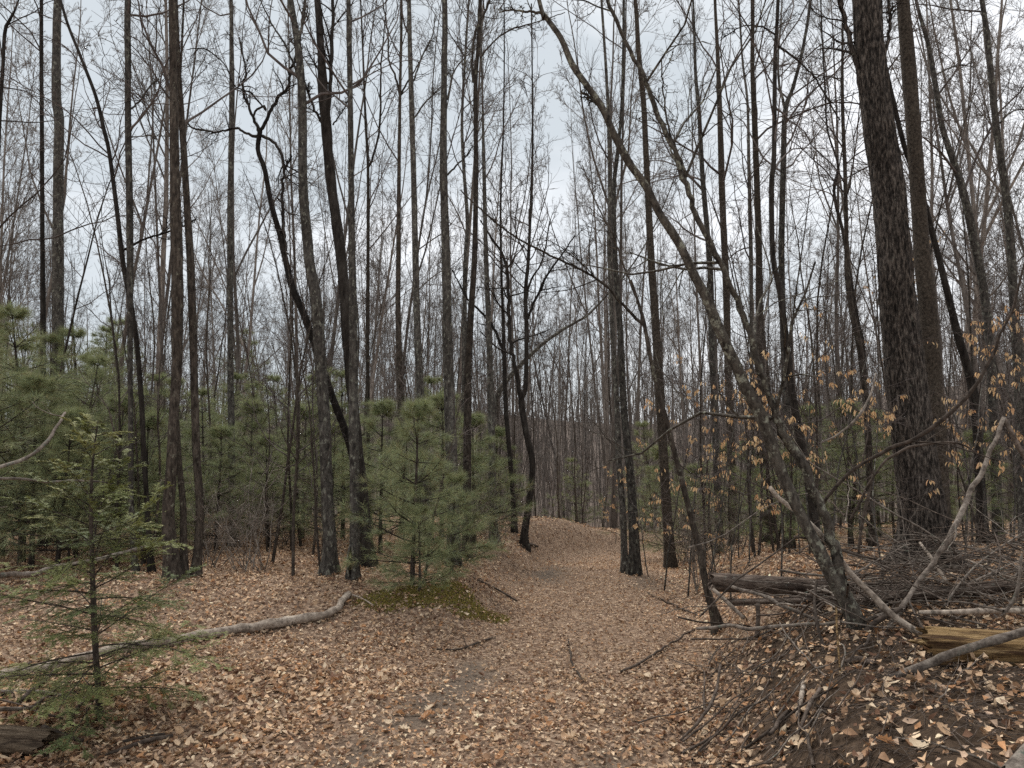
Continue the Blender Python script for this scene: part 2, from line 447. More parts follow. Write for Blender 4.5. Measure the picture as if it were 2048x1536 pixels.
def hero(name, label, cat, pts, D, mat, top=None, branches=None, limbs=(), sides=14, rough=.06, flare=1.45, group=None, lean_y=0.0, extra=None, crown_spec=None):
    """pts top to bottom (px,py,width px); D depth of the base; extended down to the ground and up to TOP metres.
    limbs: lists of pixel points (px,py,width) starting on the trunk, with an optional depth offset at the tip"""
    pts = np.array(pts, float)[::-1]
    hh = (pts[:, 1].max() - pts[:, 1]) / 1000.0
    W = []
    for (px, py, wd), k in zip(pts, hh):
        d_ = D + lean_y * k
        W.append([*at(px, py, d_), wd * .44 * d_ / F])
    W = np.array(W)
    # down to the ground
    gz = h1(W[0, 0], W[0, 1]) - .12
    if W[0, 2] > gz:
        dv = W[0, :3] - W[1, :3]; dv = dv / max(1e-6, abs(dv[2])); dv[:2] *= .5
        k = W[0, 2] - gz
        b_ = W[0, :3] + dv * k
        b_[2] = h1(b_[0], b_[1]) - .12
        W = np.vstack([[*b_, W[0, 3] * 1.04], W])
    base = np.array([W[0, 0], W[0, 1], h1(W[0, 0], W[0, 1])])
    # up beyond the frame
    if top:
        while W[-1, 2] < top + base[2]:
            dv = W[-1, :3] - W[-2, :3]; dv = dv / np.linalg.norm(dv)
            dv = dv * .75 + np.array([rng.normal(0, .03), rng.normal(0, .03), .3]); dv /= np.linalg.norm(dv)
            st_ = 1.4
            frac = max(.08, 1 - st_ / max(.5, (top + base[2] - W[-1, 2] + 1.2)))
            W = np.vstack([W, [*(W[-1, :3] + dv * st_), max(.012, W[-1, 3] * (frac ** .8))]])
    n = int(np.clip(len(W) * 9, 24, 150))
    if extra: n = 280
    S = smooth(W, n)
    P, R = S[:, :3], np.maximum(S[:, 3], .004)
    z0 = P[:, 2] - base[2]
    R = R * (1 + (flare - 1) * np.exp(-np.clip(z0, 0, 9) / .18))
    root = empty(name, base, label, cat, group)
    mb = MB(); tubes(P, R, sides, mb, rough=rough, rs=9.0, furrow=.011 if extra else 0, lobe=.30 * np.exp(-np.clip(z0, 0, 9) / .16))
    mb.build('trunk', M[mat], root, origin=base)
    if limbs:
        for lm in limbs:
            lp = np.array([[*at(q[0], q[1], D + (q[3] if len(q) > 3 else 0)), q[2] * .44 * D / F] for q in lm])
            s_ = smooth(lp, max(12, len(lp) * 5))
            jit = .012 * rng.normal(size=(len(s_), 3)); jit[0] = 0
            s_[:, :3] += jit * np.clip(s_[:, 3:4] * 25, .3, 1)
            lb = MB(); tubes(s_[:, :3], np.maximum(s_[:, 3], .003), 7, lb, rough=rough * .8, rs=14.)
            if s_[-1, 3] < .02 or len(lm) > 3:
                P1, R1 = s_[None, :, :3], np.maximum(s_[None, :, 3], .003)
                a_, d_, l_, r_ = spawn(P1, R1, 9, .25, 1.0, 48, 15, .34, .55, .004)
                P2, R2 = grow(a_, d_, l_, r_, 6, .2, .03, .4); tubes(P2, R2, 4, lb)
                a_, d_, l_, r_ = spawn(P2, R2, 5, .15, .98, 46, 15, .5, .6, .003)
                P3, R3 = grow(a_, d_, l_, r_, 5, .2, .02, .5); tubes(P3, R3, 3, lb)
                a_, d_, l_, r_ = spawn(P3, R3, 3, .2, .98, 46, 15, .5, .6, .0025)
                P3, R3 = grow(a_, d_, l_, r_, 3, .2, .02, .5); tubes(P3, R3, 3, lb)
            lb.build('limb', M[mat], root, origin=base)
    if branches:
        cb = MB()
        m1, zlo, zhi, ang, ln1, trop, fine_ = branches
        sel = (z0 > zlo) & (z0 < (zhi or 99))
        if sel.sum() > 3:
            Ps, Rs = P[sel], R[sel]
            L = np.linalg.norm(np.diff(Ps, axis=0), axis=1).sum()
            crown_from(Ps, Rs, (m1, .0, .99, ang, ln1 / L, trop), cb, fine_)
            cb.build('crown', M['twig'], root, origin=base)
    return root

up = lambda m=12, zlo=5, ang=48, L=2.6, tr=.05, f=.85: (m, zlo, None, ang, L, tr, f)

hero('bare_tree', 'thick dark furrowed trunk rising from the brush pile, widest in the wood', 'tree',
     [(1734, 0, 64), (1738, 85, 66), (1746, 154, 67), (1758, 256, 70), (1772, 342, 72), (1784, 445, 76), (1789, 513, 76), (1796, 602, 79), (1809, 722, 84), (1820, 825, 88), (1832, 927, 93), (1843, 1013, 100), (1850, 1115, 112)],
     7.4, 'bark_furrow', top=19, sides=120, rough=0.0, flare=1.22, extra='furrow',
     limbs=[[(1728, 190, 16), (1702, 85, 12), (1690, 41, 11), (1678, 0, 10), (1656, -90, 8)], [(1762, 150, 12), (1777, 75, 8), (1780, 44, 8), (1775, -20, 6)]])
hero('bare_tree', 'scaly brown trunk close behind the thick furrowed trunk', 'tree',
     [(1806, 0, 29), (1816, 120, 32), (1827, 256, 33), (1834, 359, 33), (1845, 513, 35), (1857, 637, 38), (1867, 773, 40), (1875, 910, 42), (1880, 1060, 45)],
     9.2, 'bark_scaly', top=21, sides=28, branches=up(10, 9))
hero('leaning_tree', 'small tree leaning far left across the track from the brush pile', 'tree',
     [(1078, 0, 10.1), (1090, 31, 12.0), (1121, 75, 14.7), (1145, 130, 15.6), (1176, 174, 15.6), (1206, 219, 16.6), (1227, 267, 16.6), (1258, 325, 18.4), (1292, 373, 18.4), (1319, 427, 18.4), (1357, 485, 20.2), (1389, 551, 22.1), (1416, 603, 23.0), (1440, 664, 24.8), (1468, 722, 24.8), (1495, 784, 25.8), (1522, 832, 27.6), (1550, 910, 27.6), (1580, 985, 25.8), (1613, 1052, 26.7), (1645, 1115, 28.5), (1676, 1175, 31.3), (1704, 1227, 34.0), (1727, 1300, 38.6)],
     5.0, 'bark_mottled', top=5.6, sides=24, rough=.10, flare=1.2,
     limbs=[[(1694, 1205, 26), (1662, 1070, 24), (1641, 1017, 23), (1604, 927, 23), (1570, 876, 22), (1543, 800, 16), (1512, 719, 15), (1495, 654, 15), (1464, 579, 14), (1437, 517, 14), (1399, 445, 13), (1375, 376, 13), (1350, 308, 12), (1319, 240, 12), (1292, 164, 11), (1261, 103, 10), (1222, 20, 9), (1205, -40, 7)],
            [(1087, 25, 8), (1060, 24, 6), (1030, 20, 5), (1000, 24, 3)], [(1206, 219, 9), (1180, 195, 8), (1160, 182, 4)],
            [(1375, 376, 7), (1366, 330, 7), (1352, 300, 5), (1330, 220, 4), (1322, 120, 3)]])
hero('arching_tree', 'thin tree at the bank edge whose limb arches over the track', 'tree',
     [(1262, 560, 5), (1278, 610, 7), (1289, 650, 9), (1306, 740, 10), (1340, 870, 12), (1376, 1010, 13), (1400, 1105, 15), (1413, 1175, 16), (1432, 1241, 19)],
     7.0, 'bark_brown', sides=12, limbs=[[(1289, 650, 8), (1262, 627, 7), (1207, 568, 6), (1159, 538, 5.5), (1090, 506, 5), (1022, 468, 4.5), (971, 427, 4), (920, 380, 3)],
                                           [(1270, 590, 5), (1250, 540, 4.5), (1225, 470, 4), (1190, 400, 3), (1165, 330, 2.5)]])
# trunk pair beside the track
hero('bare_tree', 'slimmer of the two trunks touching at the bend of the track', 'tree',
     [(1203, 0, 6), (1212, 137, 7), (1217, 240, 8), (1220, 376, 10), (1219, 513, 10), (1227, 705, 11), (1234, 808, 12), (1237, 910, 14), (1245, 1013, 14), (1250, 1130, 15)], 11.0, 'bark_grey', top=18, branches=up(16, 5))
hero('bare_tree', 'stouter of the two trunks touching at the bend of the track', 'tree',
     [(1244, 200, 7), (1235, 308, 9), (1228, 376, 10), (1230, 513, 12), (1241, 671, 14), (1247, 808, 16), (1257, 910, 18), (1265, 1013, 21), (1270, 1138, 25)], 10.8, 'bark_grey', top=17, flare=1.5, branches=up(16, 5))
# ---- left of the track
hero('bare_tree', 'dark straight trunk, thicker stem of the twin trunks by the hemlock', 'tree',
     [(345, 0, 17), (347, 150, 19), (349, 308, 22), (352, 445, 25), (355, 560, 26), (355, 705, 22), (349, 807, 22), (342, 945, 24), (336, 1030, 27), (342, 1105, 30), (352, 1185, 34)], 8.3, 'bark_brown', top=15, sides=20, branches=up(10, 5.2, 55, 2.0))
hero('bare_tree', 'dark slim trunk that touches the straight twin trunk halfway up', 'tree',
     [(356, 120, 12), (361, 205, 14), (368, 308, 15), (376, 445, 16), (381, 525, 17), (386, 671, 17), (390, 807, 17), (393, 910, 17), (400, 1025, 18), (393, 1130, 18), (391, 1175, 20)], 8.5, 'bark_brown', top=13, branches=up(10, 4.2, 60, 2.0))
hero('bare_tree', 'short leaning stem squeezed between the twin dark trunks', 'tree',
     [(346, 560, 8), (350, 760, 11), (357, 910, 13), (366, 1010, 14), (367, 1070, 15), (370, 1170, 17)], 8.45, 'bark_brown', top=7, branches=up(8, 4.5, 55, 1.5))
hero('bare_tree', 'straight slender trunk standing behind the hemlock sapling', 'tree',
     [(256, 0, 14), (256, 120, 14), (256, 239, 14), (259, 400, 15), (260, 525, 14), (260, 671, 12), (261, 807, 11), (263, 1025, 11), (271, 1140, 12), (279, 1188, 15)], 8.5, 'bark_grey', top=14, branches=up(12, 4.2, 60, 2.0),
     limbs=[[(259, 222, 5), (285, 195, 4), (300, 172, 4), (320, 158, 3)], [(262, 275, 3), (300, 272, 2.5), (350, 272, 2)]])
hero('slanting_tree', 'thin dark tree slanting across the slender trunk beside the pines', 'tree',
     [(125, 14, 6), (160, 110, 7), (191, 191, 8), (208, 260, 9), (219, 308, 9), (235, 430, 10), (246, 525, 11), (262, 610, 11), (274, 690, 11), (283, 807, 11), (288, 910, 11), (295, 1025, 11), (304, 1180, 14)], 8.7, 'bark_dark', top=7.5, branches=up(14, 3.0, 60, 1.4),
     limbs=[[(247, 500, 6), (290, 478, 5), (330, 466, 5), (365, 452, 4), (392, 438, 3)]])
hero('bare_tree', 'stout pale grey trunk rising behind the tall white pines', 'tree',
     [(116, 0, 17), (113, 100, 19), (113, 200, 20), (118, 240, 22), (117, 340, 22), (116, 513, 24), (116, 650, 25), (116, 900, 28), (116, 1100, 30)], 12.5, 'bark_grey', top=20, branches=up(20, 7, 50, 3))
hero('bare_tree', 'thin dark trunk close beside the stout pale trunk', 'tree',
     [(83, 0, 8), (83, 150, 9), (84, 300, 9), (85, 525, 10), (86, 650, 12), (86, 1050, 13)], 11.5, 'bark_dark', top=16, branches=up(22, 4.5, 55, 2.4))
hero('bare_tree', 'forked dark trunk cut by the upper edge corner', 'tree',
     [(40, -10, 4), (22, 35, 6), (10, 62, 8), (5, 150, 8), (-2, 260, 9), (-10, 500, 11), (-14, 1050, 13)], 9.8, 'bark_dark', top=9, branches=up(22, 4.0, 55, 2.0))
hero('bare_tree', 'even grey trunk standing alone in the pale sky gap', 'tree',
     [(462, 0, 9), (463, 100, 10), (463, 240, 12), (460, 400, 12), (460, 525, 13), (461, 740, 14), (463, 876, 15), (465, 1120, 17)], 12.0, 'bark_grey', top=19, branches=up(14, 8, 50, 2.6))
hero('twisted_tree', 'dark twisted tree with crooked wriggling limbs behind lichened trunk', 'tree',
     [(520, 262, 11), (516, 300, 10), (530, 342, 11), (543, 410, 13), (560, 470, 14), (571, 520, 15), (585, 575, 16), (608, 630, 16), (640, 720, 16), (667, 800, 17), (697, 880, 18), (718, 980, 19), (728, 1080, 20)], 9.6, 'bark_dark', rough=.10,
     limbs=[[(520, 265, 9), (506, 233, 7), (489, 191, 6), (485, 165, 6), (492, 150, 5), (486, 110, 4), (479, 75, 3)],
            [(520, 265, 9), (533, 239, 8), (554, 198, 8), (572, 180, 7), (579, 160, 7), (581, 137, 6), (588, 126, 6), (600, 60, 4)],
            [(516, 272, 8), (492, 267, 6), (472, 256, 6), (444, 263, 5), (415, 262, 5), (386, 256, 4), (369, 240, 3)],
            [(506, 233, 5), (515, 218, 5), (528, 212, 5), (532, 222, 4), (520, 206, 4), (500, 185, 4), (470, 172, 3), (450, 130, 3), (410, 98, 3), (372, 100, 2)],
            [(525, 272, 8), (547, 284, 7), (560, 305, 7), (568, 328, 7), (565, 393, 7), (567, 445, 8), (571, 500, 8)],
            [(566, 345, 5), (577, 325, 5), (584, 312, 3)]])
hero('bare_tree', 'lichen spotted trunk in front of the twisted tree', 'tree',
     [(581, 0, 14), (595, 85, 17), (603, 171, 19), (605, 240, 20), (605, 308, 21), (607, 393, 22), (615, 480, 23), (620, 530, 24), (632, 602, 26), (642, 740, 26), (649, 842, 26), (654, 978, 27), (657, 1035, 28), (660, 1105, 29), (656, 1178, 33)], 8.6, 'bark_grey', top=15, sides=20, branches=up(12, 4.8, 55, 2.2),
     limbs=[[(597, 90, 8), (604, 50, 7), (612, 0, 6), (618, -40, 5)], [(605, 170, 6), (570, 90, 5), (545, 50, 4), (520, 0, 3)]])
hero('bare_tree', 'dark knotty trunk leaning in behind the hollow based trunk', 'tree',
     [(635, 0, 16), (642, 103, 18), (646, 180, 24), (652, 240, 24), (656, 308, 23), (666, 393, 24), (680, 496, 24), (687, 560, 24), (694, 670, 24), (704, 780, 24), (716, 900, 24), (728, 1020, 25), (738, 1160, 28)], 9.2, 'bark_dark', top=15, sides=20, rough=.09, branches=up(12, 5, 55, 2.2),
     limbs=[[(652, 260, 9), (659, 200, 9), (663, 100, 9), (666, 0, 8), (668, -50, 7)], [(650, 255, 7), (625, 210, 6), (605, 150, 5)], [(666, 250, 4), (690, 215, 3), (700, 190, 3)]])
HOLLOW = hero('bare_tree', 'spotted trunk with a dark hollow at its mossy base', 'tree',
     [(697, 0, 11), (700, 171, 13), (702, 342, 14), (704, 513, 16), (706, 600, 18), (707, 705, 20), (707, 842, 22), (709, 944, 22), (710, 1070, 23), (707, 1140, 24), (709, 1185, 27)], 8.3, 'bark_grey', top=14, sides=20, branches=up(10, 5, 55, 2.0))
hero('bare_tree', 'thin forked trunk just right of the hollow based trunk', 'tree',
     [(724, 60, 4), (731, 240, 6), (736, 335, 7), (736, 513, 8), (735, 671, 9), (736, 825, 9), (738, 1080, 11)], 14, 'bark_brown', top=17, branches=up(26, 4.5, 35, 2.6, .08),
     limbs=[[(736, 335, 6), (753, 290, 5), (760, 240, 5), (762, 137, 4), (770, 40, 3), (775, -60, 2)]])
hero('bare_tree', 'forked trunk beside the even pale trunk above the pine saplings', 'tree',
     [(800, 191, 7), (798, 342, 9), (797, 513, 11), (796, 602, 12), (799, 739, 15), (803, 842, 15), (808, 1100, 17)], 13, 'bark_brown', top=18, branches=up(26, 6, 38, 2.6, .07),
     limbs=[[(800, 191, 6), (790, 150, 5), (778, 120, 4), (775, 60, 4), (765, 0, 3), (760, -60, 2)], [(800, 191, 5), (815, 165, 4), (835, 130, 3), (860, 80, 2)]])
hero('bare_tree', 'even pale trunk above the bushy pine saplings', 'tree',
     [(818, 0, 10), (822, 171, 12), (827, 342, 13), (831, 513, 15), (834, 637, 16), (840, 773, 18), (845, 900, 19), (852, 1130, 22)], 12.5, 'bark_grey', top=20, branches=up(18, 8, 45, 2.6),
     limbs=[[(829, 235, 4), (850, 205, 4), (880, 175, 3), (900, 140, 2)], [(828, 160, 4), (845, 110, 4), (865, 70, 3), (870, 30, 2)]])
hero('bare_tree', 'stout straight grey trunk behind the pine sapling at mid track', 'tree',
     [(889, 0, 13), (888, 171, 15), (887, 342, 18), (892, 513, 20), (895, 671, 23), (899, 808, 25), (902, 876, 26), (906, 1020, 27), (910, 1165, 30)], 9.4, 'bark_grey', top=18, sides=20, branches=up(14, 6, 50, 2.2),
     limbs=[[(895, 200, 4), (905, 150, 4), (925, 120, 3), (950, 95, 2)], [(895, 350, 5), (918, 325, 4), (935, 310, 3), (945, 290, 2)]])
hero('bare_tree', 'dark tall trunk with upswept forks right of the stout straight trunk', 'tree',
     [(960, 0, 8), (957, 85, 9), (951, 171, 10), (952, 342, 11), (949, 513, 13), (941, 637, 15), (936, 739, 18), (935, 850, 18), (934, 1000, 19), (935, 1157, 22)], 9.9, 'bark_brown', top=17, branches=up(14, 5, 45, 2.4, .06),
     limbs=[[(946, 165, 6), (945, 110, 6), (952, 60, 6), (972, 20, 6), (985, -20, 5)], [(961, 115, 5), (985, 85, 4), (1020, 60, 4), (1070, 45, 3), (1130, 25, 2)]])
hero('bare_tree', 'slim grey trunk between the stout trunk and dark forked trunk', 'tree',
     [(938, 0, 5), (931, 103, 6), (924, 240, 7), (928, 342, 8), (935, 445, 9), (931, 513, 10), (929, 637, 11), (927, 1100, 14)], 14, 'bark_grey', top=19, branches=up(26, 5, 36, 2.8, .08))
hero('bare_tree', 'grey trunk with fanning upswept branches right of dark trunk', 'tree',
     [(963, 100, 4), (965, 205, 5), (968, 342, 9), (972, 513, 11), (978, 671, 13), (981, 773, 15), (984, 900, 16), (988, 1110, 18)], 12.5, 'bark_grey', top=16, branches=up(30, 5, 30, 3.2, .06))
hero('crooked_tree', 'dark crooked forked tree on the low bank beside the track', 'tree',
     [(1059, 470, 7), (1056, 530, 8), (1051, 585, 9), (1053, 671, 10), (1051, 773, 11), (1043, 800, 14), (1051, 859, 14), (1058, 890, 14), (1065, 925, 14), (1062, 970, 14), (1056, 1020, 15), (1048, 1070, 15), (1046, 1105, 18)], 12.9, 'bark_dark', top=9, branches=up(16, 4, 45, 1.8),
     limbs=[[(1043, 805, 11), (1025, 705, 9), (1018, 654, 9), (1017, 585, 8), (1010, 517, 7), (985, 480, 5), (960, 440, 3)], [(1053, 640, 7), (1075, 590, 6), (1098, 545, 5), (1120, 515, 4), (1150, 470, 3)], [(1052, 600, 6), (1062, 560, 5), (1085, 520, 4), (1100, 440, 3)]])
hero('crooked_tree', 'thin dark tree bowed beside the forked crooked tree', 'tree',
     [(1003, 560, 6), (1005, 602, 7), (1008, 705, 9), (1011, 808, 10), (1018, 893, 11), (1025, 978, 11), (1028, 1065, 13)], 13.6, 'bark_dark', top=10, branches=up(14, 4.5, 45, 1.8),
     limbs=[[(1010, 715, 8), (998, 678, 7), (974, 637, 6), (953, 616, 5), (930, 590, 4), (905, 540, 3)]])
hero('leaning_tree', 'grey tree whose long limb sweeps up over the far track', 'tree',
     [(1186, 620, 5), (1150, 645, 6), (1124, 660, 7), (1090, 684, 8), (1063, 708, 9), (1039, 732, 10), (1010, 765, 12), (992, 800, 14), (985, 860, 16), (984, 950, 17), (986, 1085, 19)], 15.5, 'bark_grey', top=7, branches=up(16, 3.2, 40, 2.2))
# ---- right of the track
hero('bare_tree', 'tall grey trunk crossed by the leaning tree high up', 'tree',
     [(1268, -20, 8), (1273, 30, 10), (1277, 103, 12), (1287, 205, 13), (1292, 308, 14), (1302, 513, 17), (1308, 600, 18), (1313, 680, 20), (1319, 773, 21), (1326, 900, 21), (1340, 1120, 24)], 11.8, 'bark_scaly', top=19, branches=up(14, 6, 50, 2.4))
hero('bare_tree', 'grey trunk behind the lean, nearest to the crossed tall trunk', 'tree',
     [(1386, 0, 5), (1391, 144, 8), (1398, 222, 10), (1405, 350, 11), (1416, 479, 13), (1421, 560, 14), (1424, 700, 15), (1432, 900, 16), (1440, 1120, 18)], 13, 'bark_grey', top=17, branches=up(24, 5, 42, 2.6))
hero('bare_tree', 'straight brown trunk seen between both stems of the lean', 'tree',
     [(1430, 0, 7), (1435, 103, 9), (1440, 239, 13), (1445, 410, 15), (1450, 513, 15), (1454, 637, 16), (1456, 740, 16), (1462, 900, 18), (1470, 1120, 20)], 13.5, 'bark_scaly', top=20, branches=up(24, 6, 42, 2.6))
hero('bare_tree', 'straight scaly trunk just right of the leaning stems', 'tree',
     [(1505, 0, 9), (1505, 137, 10), (1509, 239, 13), (1514, 376, 14), (1518, 513, 15), (1519, 637, 17), (1522, 760, 18), (1528, 900, 19), (1540, 1120, 22)], 12.6, 'bark_scaly', top=19, branches=up(22, 6, 42, 2.6))
hero('bare_tree', 'thin grey trunk alongside the straight scaly trunk', 'tree',
     [(1485, 120, 5), (1495, 205, 6), (1498, 342, 8), (1502, 513, 9), (1503, 700, 9), (1508, 1080, 11)], 15, 'bark_grey', top=16, branches=up(24, 5, 42, 2.6))
hero('bare_tree', 'dark slim trunk curving down between lean and furrowed trunk', 'tree',
     [(1556, 0, 8), (1553, 60, 8), (1550, 120, 9), (1548, 308, 11), (1543, 376, 12), (1546, 513, 12), (1560, 585, 14), (1572, 688, 16), (1582, 773, 17), (1594, 842, 18), (1611, 927, 18), (1625, 1020, 19), (1640, 1110, 21)], 8.6, 'bark_dark', top=13, branches=up(16, 4, 50, 2.0),
     limbs=[[(1551, 70, 5), (1520, 52, 4), (1480, 55, 3), (1440, 80, 2)], [(1552, 90, 6), (1590, 115, 5), (1625, 150, 4), (1650, 190, 4), (1680, 240, 3)]])
hero('bare_tree', 'forked trunk right of the slim curving trunk', 'tree',
     [(1621, 0, 7), (1611, 68, 7), (1599, 127, 8), (1584, 181, 9), (1571, 219, 12), (1567, 308, 13), (1563, 513, 14), (1566, 650, 15), (1572, 800, 16), (1580, 1100, 18)], 11.8, 'bark_grey', top=17, branches=up(22, 5, 40, 2.4, .06),
     limbs=[[(1570, 219, 7), (1558, 171, 6), (1556, 110, 5), (1562, 40, 4), (1566, -40, 3)]])
hero('bare_tree', 'slender trunk left of the thick furrowed trunk', 'tree',
     [(1685, 68, 5), (1685, 205, 8), (1690, 342, 9), (1693, 479, 10), (1694, 540, 12), (1703, 620, 13), (1721, 705, 14), (1735, 850, 14), (1745, 1080, 16)], 11, 'bark_brown', top=14, branches=up(20, 5, 48, 2.2))
hero('crooked_tree', 'wriggling dark tree just left of the thick furrowed trunk', 'tree',
     [(1650, 180, 4), (1655, 260, 4), (1676, 330, 5), (1668, 370, 6), (1672, 410, 7), (1685, 460, 7), (1698, 540, 8), (1715, 640, 9), (1728, 720, 10), (1740, 1050, 12)], 12.5, 'bark_dark', top=12, branches=up(16, 5, 48, 1.8))
hero('bare_tree', 'dark trunk slanting out from behind the scaly trunk', 'tree',
     [(1800, 260, 11), (1820, 325, 12), (1840, 376, 12), (1871, 490, 13), (1895, 585, 15), (1916, 671, 17), (1936, 739, 18), (1950, 808, 20), (1957, 910, 20), (1966, 1060, 22)], 9.6, 'bark_dark', top=12, branches=up(14, 5, 48, 2.0))
hero('bare_tree', 'long grey trunk leaning slightly behind the slanting dark trunk', 'tree',
     [(1832, 0, 7), (1845, 48, 9), (1858, 96, 10), (1871, 171, 12), (1885, 256, 13), (1909, 328, 15), (1929, 393, 17), (1948, 480, 18), (1964, 561, 18), (1977, 660, 19), (1988, 850, 20), (1996, 1060, 22)], 11, 'bark_grey', top=16, branches=up(18, 5, 48, 2.2),
     limbs=[[(1872, 150, 5), (1890, 140, 4), (1920, 130, 3), (1950, 135, 2)]])
hero('bare_tree', 'tall trunk nearest the right edge of the photo', 'tree',
     [(1964, 0, 11), (1974, 68, 12), (1984, 171, 14), (1995, 274, 15), (2005, 342, 16), (2018, 445, 18), (2024, 530, 19), (2028, 610, 20), (2033, 680, 21), (2040, 808, 22), (2050, 1060, 25)], 9, 'bark_grey', top=15, branches=up(14, 5, 48, 2.0),
     limbs=[[(2000, 245, 5), (2020, 225, 4), (2050, 218, 3), (2090, 220, 3)]])

# hollow at the foot of the spotted trunk: a raised lip of bark round a solid core, the cavity's shade painted near-black
hb = np.array(HOLLOW.location)
th = np.linspace(0, 2 * math.pi, 19)
lip = np.stack([-.035 + .026 * np.cos(th), np.full(19, -.068) - .012 * np.cos(2 * th), .20 + .17 * np.sin(th)], -1)
mb = MB(); tubes(lip, np.full(19, .013), 6, mb, rough=.2, rs=30.)
ho = mb.build('hollow_lip', M['bark_grey'], HOLLOW)
mb = MB(); tubes(np.array([[-.035, -.058, .04], [-.036, -.072, .12], [-.034, -.074, .24], [-.032, -.060, .36]]), np.array([.010, .024, .024, .008]), 10, mb)
mr_, t, b = new_mat('hollow_shade', .95, .05)
c = ramp(t, tex_noise(t, mapped(t, (40, 40, 9)), 1.0, 4), [(.3, (.006, .005, .005)), (.7, (.02, .016, .013))]); t.links.new(c, b.inputs['Base Color'])
mb.build('hollow', mr_, HOLLOW)

# ------------------------------------------------------------------ copies of a thing with its parts
def copy_tree(o, parent=None):
    c = o.copy(); COL.objects.link(c); c.parent = parent
    for ch in o.children: copy_tree(ch, c)
    return c

# ------------------------------------------------------------------ bare trees of the background wood
def bg_tree(kind, k):
    Ht = rng.uniform(17, 23)
    n = 16
    wob = .02 if kind == 'upswept' else .05
    P, R = grow(np.zeros((1, 3)), np.array([[rng.normal(0, .03), rng.normal(0, .03), 1.]]), np.array([Ht]), np.array([rng.uniform(.085, .13)]), n, wob, .03, .12)
    R[0, 0] *= 1.3
    tb = MB(); tubes(P, R, 9, tb, rough=.05, rs=4.)
    cb = MB()
    if kind == 'upswept': m1, t0, a1, l1, tr, m2 = 22, .38, 34, .26, .07, 6
    else: m1, t0, a1, l1, tr, m2 = 18, .30, 52, .30, .035, 7
    if kind != 'upswept':      # forked leader
        st, d, ln, rd = spawn(P, R, 2, .35, .6, 24, 6, .55, .75)
        Pf, Rf = grow(st, d, ln, rd, n, .05, .06, .15); tubes(Pf, Rf, 6, tb)
        P = np.vstack([P, Pf]); R = np.vstack([R, Rf]); m1 = 8
    st, d, ln, rd = spawn(P, R, m1, t0, .99, a1, 10, l1, .42, .012, .6)
    P1, R1 = grow(st, d, ln, rd, 8, .12, tr, .25); tubes(P1, R1, 4, cb)
    st, d, ln, rd = spawn(P1, R1, m2, .15, .98, 38, 12, .5, .55, .008)
    P2, R2 = grow(st, d, ln, rd, 5, .15, tr, .4); tubes(P2, R2, 3, cb)
    st, d, ln, rd = spawn(P2, R2, 5, .1, .98, 38, 14, .55, .6, .006)
    P3, R3 = grow(st, d, ln, rd, 4, .16, tr, .5); tubes(P3, R3, 3, cb)
    st, d, ln, rd = spawn(P3, R3, 3, .2, .98, 38, 14, .6, .7, .005)
    P4, R4 = grow(st, d, ln, rd, 2, .1, tr, .5); tubes(P4, R4, 3, cb)
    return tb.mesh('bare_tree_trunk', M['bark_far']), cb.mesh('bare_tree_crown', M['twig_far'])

BG = [(kd, *bg_tree(kd, i)) for i, kd in enumerate(['upswept', 'spreading'] * 5)]
where = [(420, 'behind the tall white pines'), (1000, 'behind the bushy pine saplings'), (1235, 'beyond the bend of the track'), (1720, 'behind the leaning tree'), (9999, 'behind the thick furrowed trunk')]
def in_track(x, y, m=1.4):
    return abs(x - np.interp(y, _cy, _cx)) < m
placed = []
count = 0
tries = 0
while count < 300 and tries < 6000:
    tries += 1
    px = rng.uniform(-180, 2230)
    D = 18.5 + 60 * rng.uniform(0, 1) ** 1.0
    if 380 < px < 450 and D < 34: continue
    if 1030 < px < 1200 and D < 30: continue
    if px < 1200 and D < 38 and rng.uniform() < .5: continue
    if 150 < px < 480 and D < 46 and rng.uniform() < .5: continue
    if px < 340 and D < 20 and rng.uniform() < .6: continue
    x, y = (px - 1024) / F * D, D
    if in_track(x, y, 1.8): continue
    if any((x - a) ** 2 + (y - b_) ** 2 < (.5 + .018 * D) ** 2 for a, b_ in placed): continue
    placed.append((x, y))
    kd, tm, cm = BG[rng.integers(len(BG))]
    reg = next(v for lim, v in where if px < lim)
    dist = 'nearer' if D < 26 else ('farther' if D < 50 else 'farthest')
    look = 'slender bare tree with upswept branches' if kd == 'upswept' else 'forked bare tree with spreading branches'
    root = empty('bare_tree', (x, y, h1(x, y) - .05), f'{look} among the {dist} trees {reg}', 'tree', f'background trees {reg}')
    s_ = rng.uniform(.7, 1.08) * (.85 if D < 20 else 1)
    q = rng.uniform(.55, 1.0)
    root.rotation_euler = (rng.normal(0, .045), rng.normal(0, .05), rng.uniform(0, 6.28))
    root.scale = (s_ * q, s_ * q, s_)
    for nm, me in (('trunk', tm), ('crown', cm)):
        o = bpy.data.objects.new(nm, me); COL.objects.link(o); o.parent = root
    count += 1

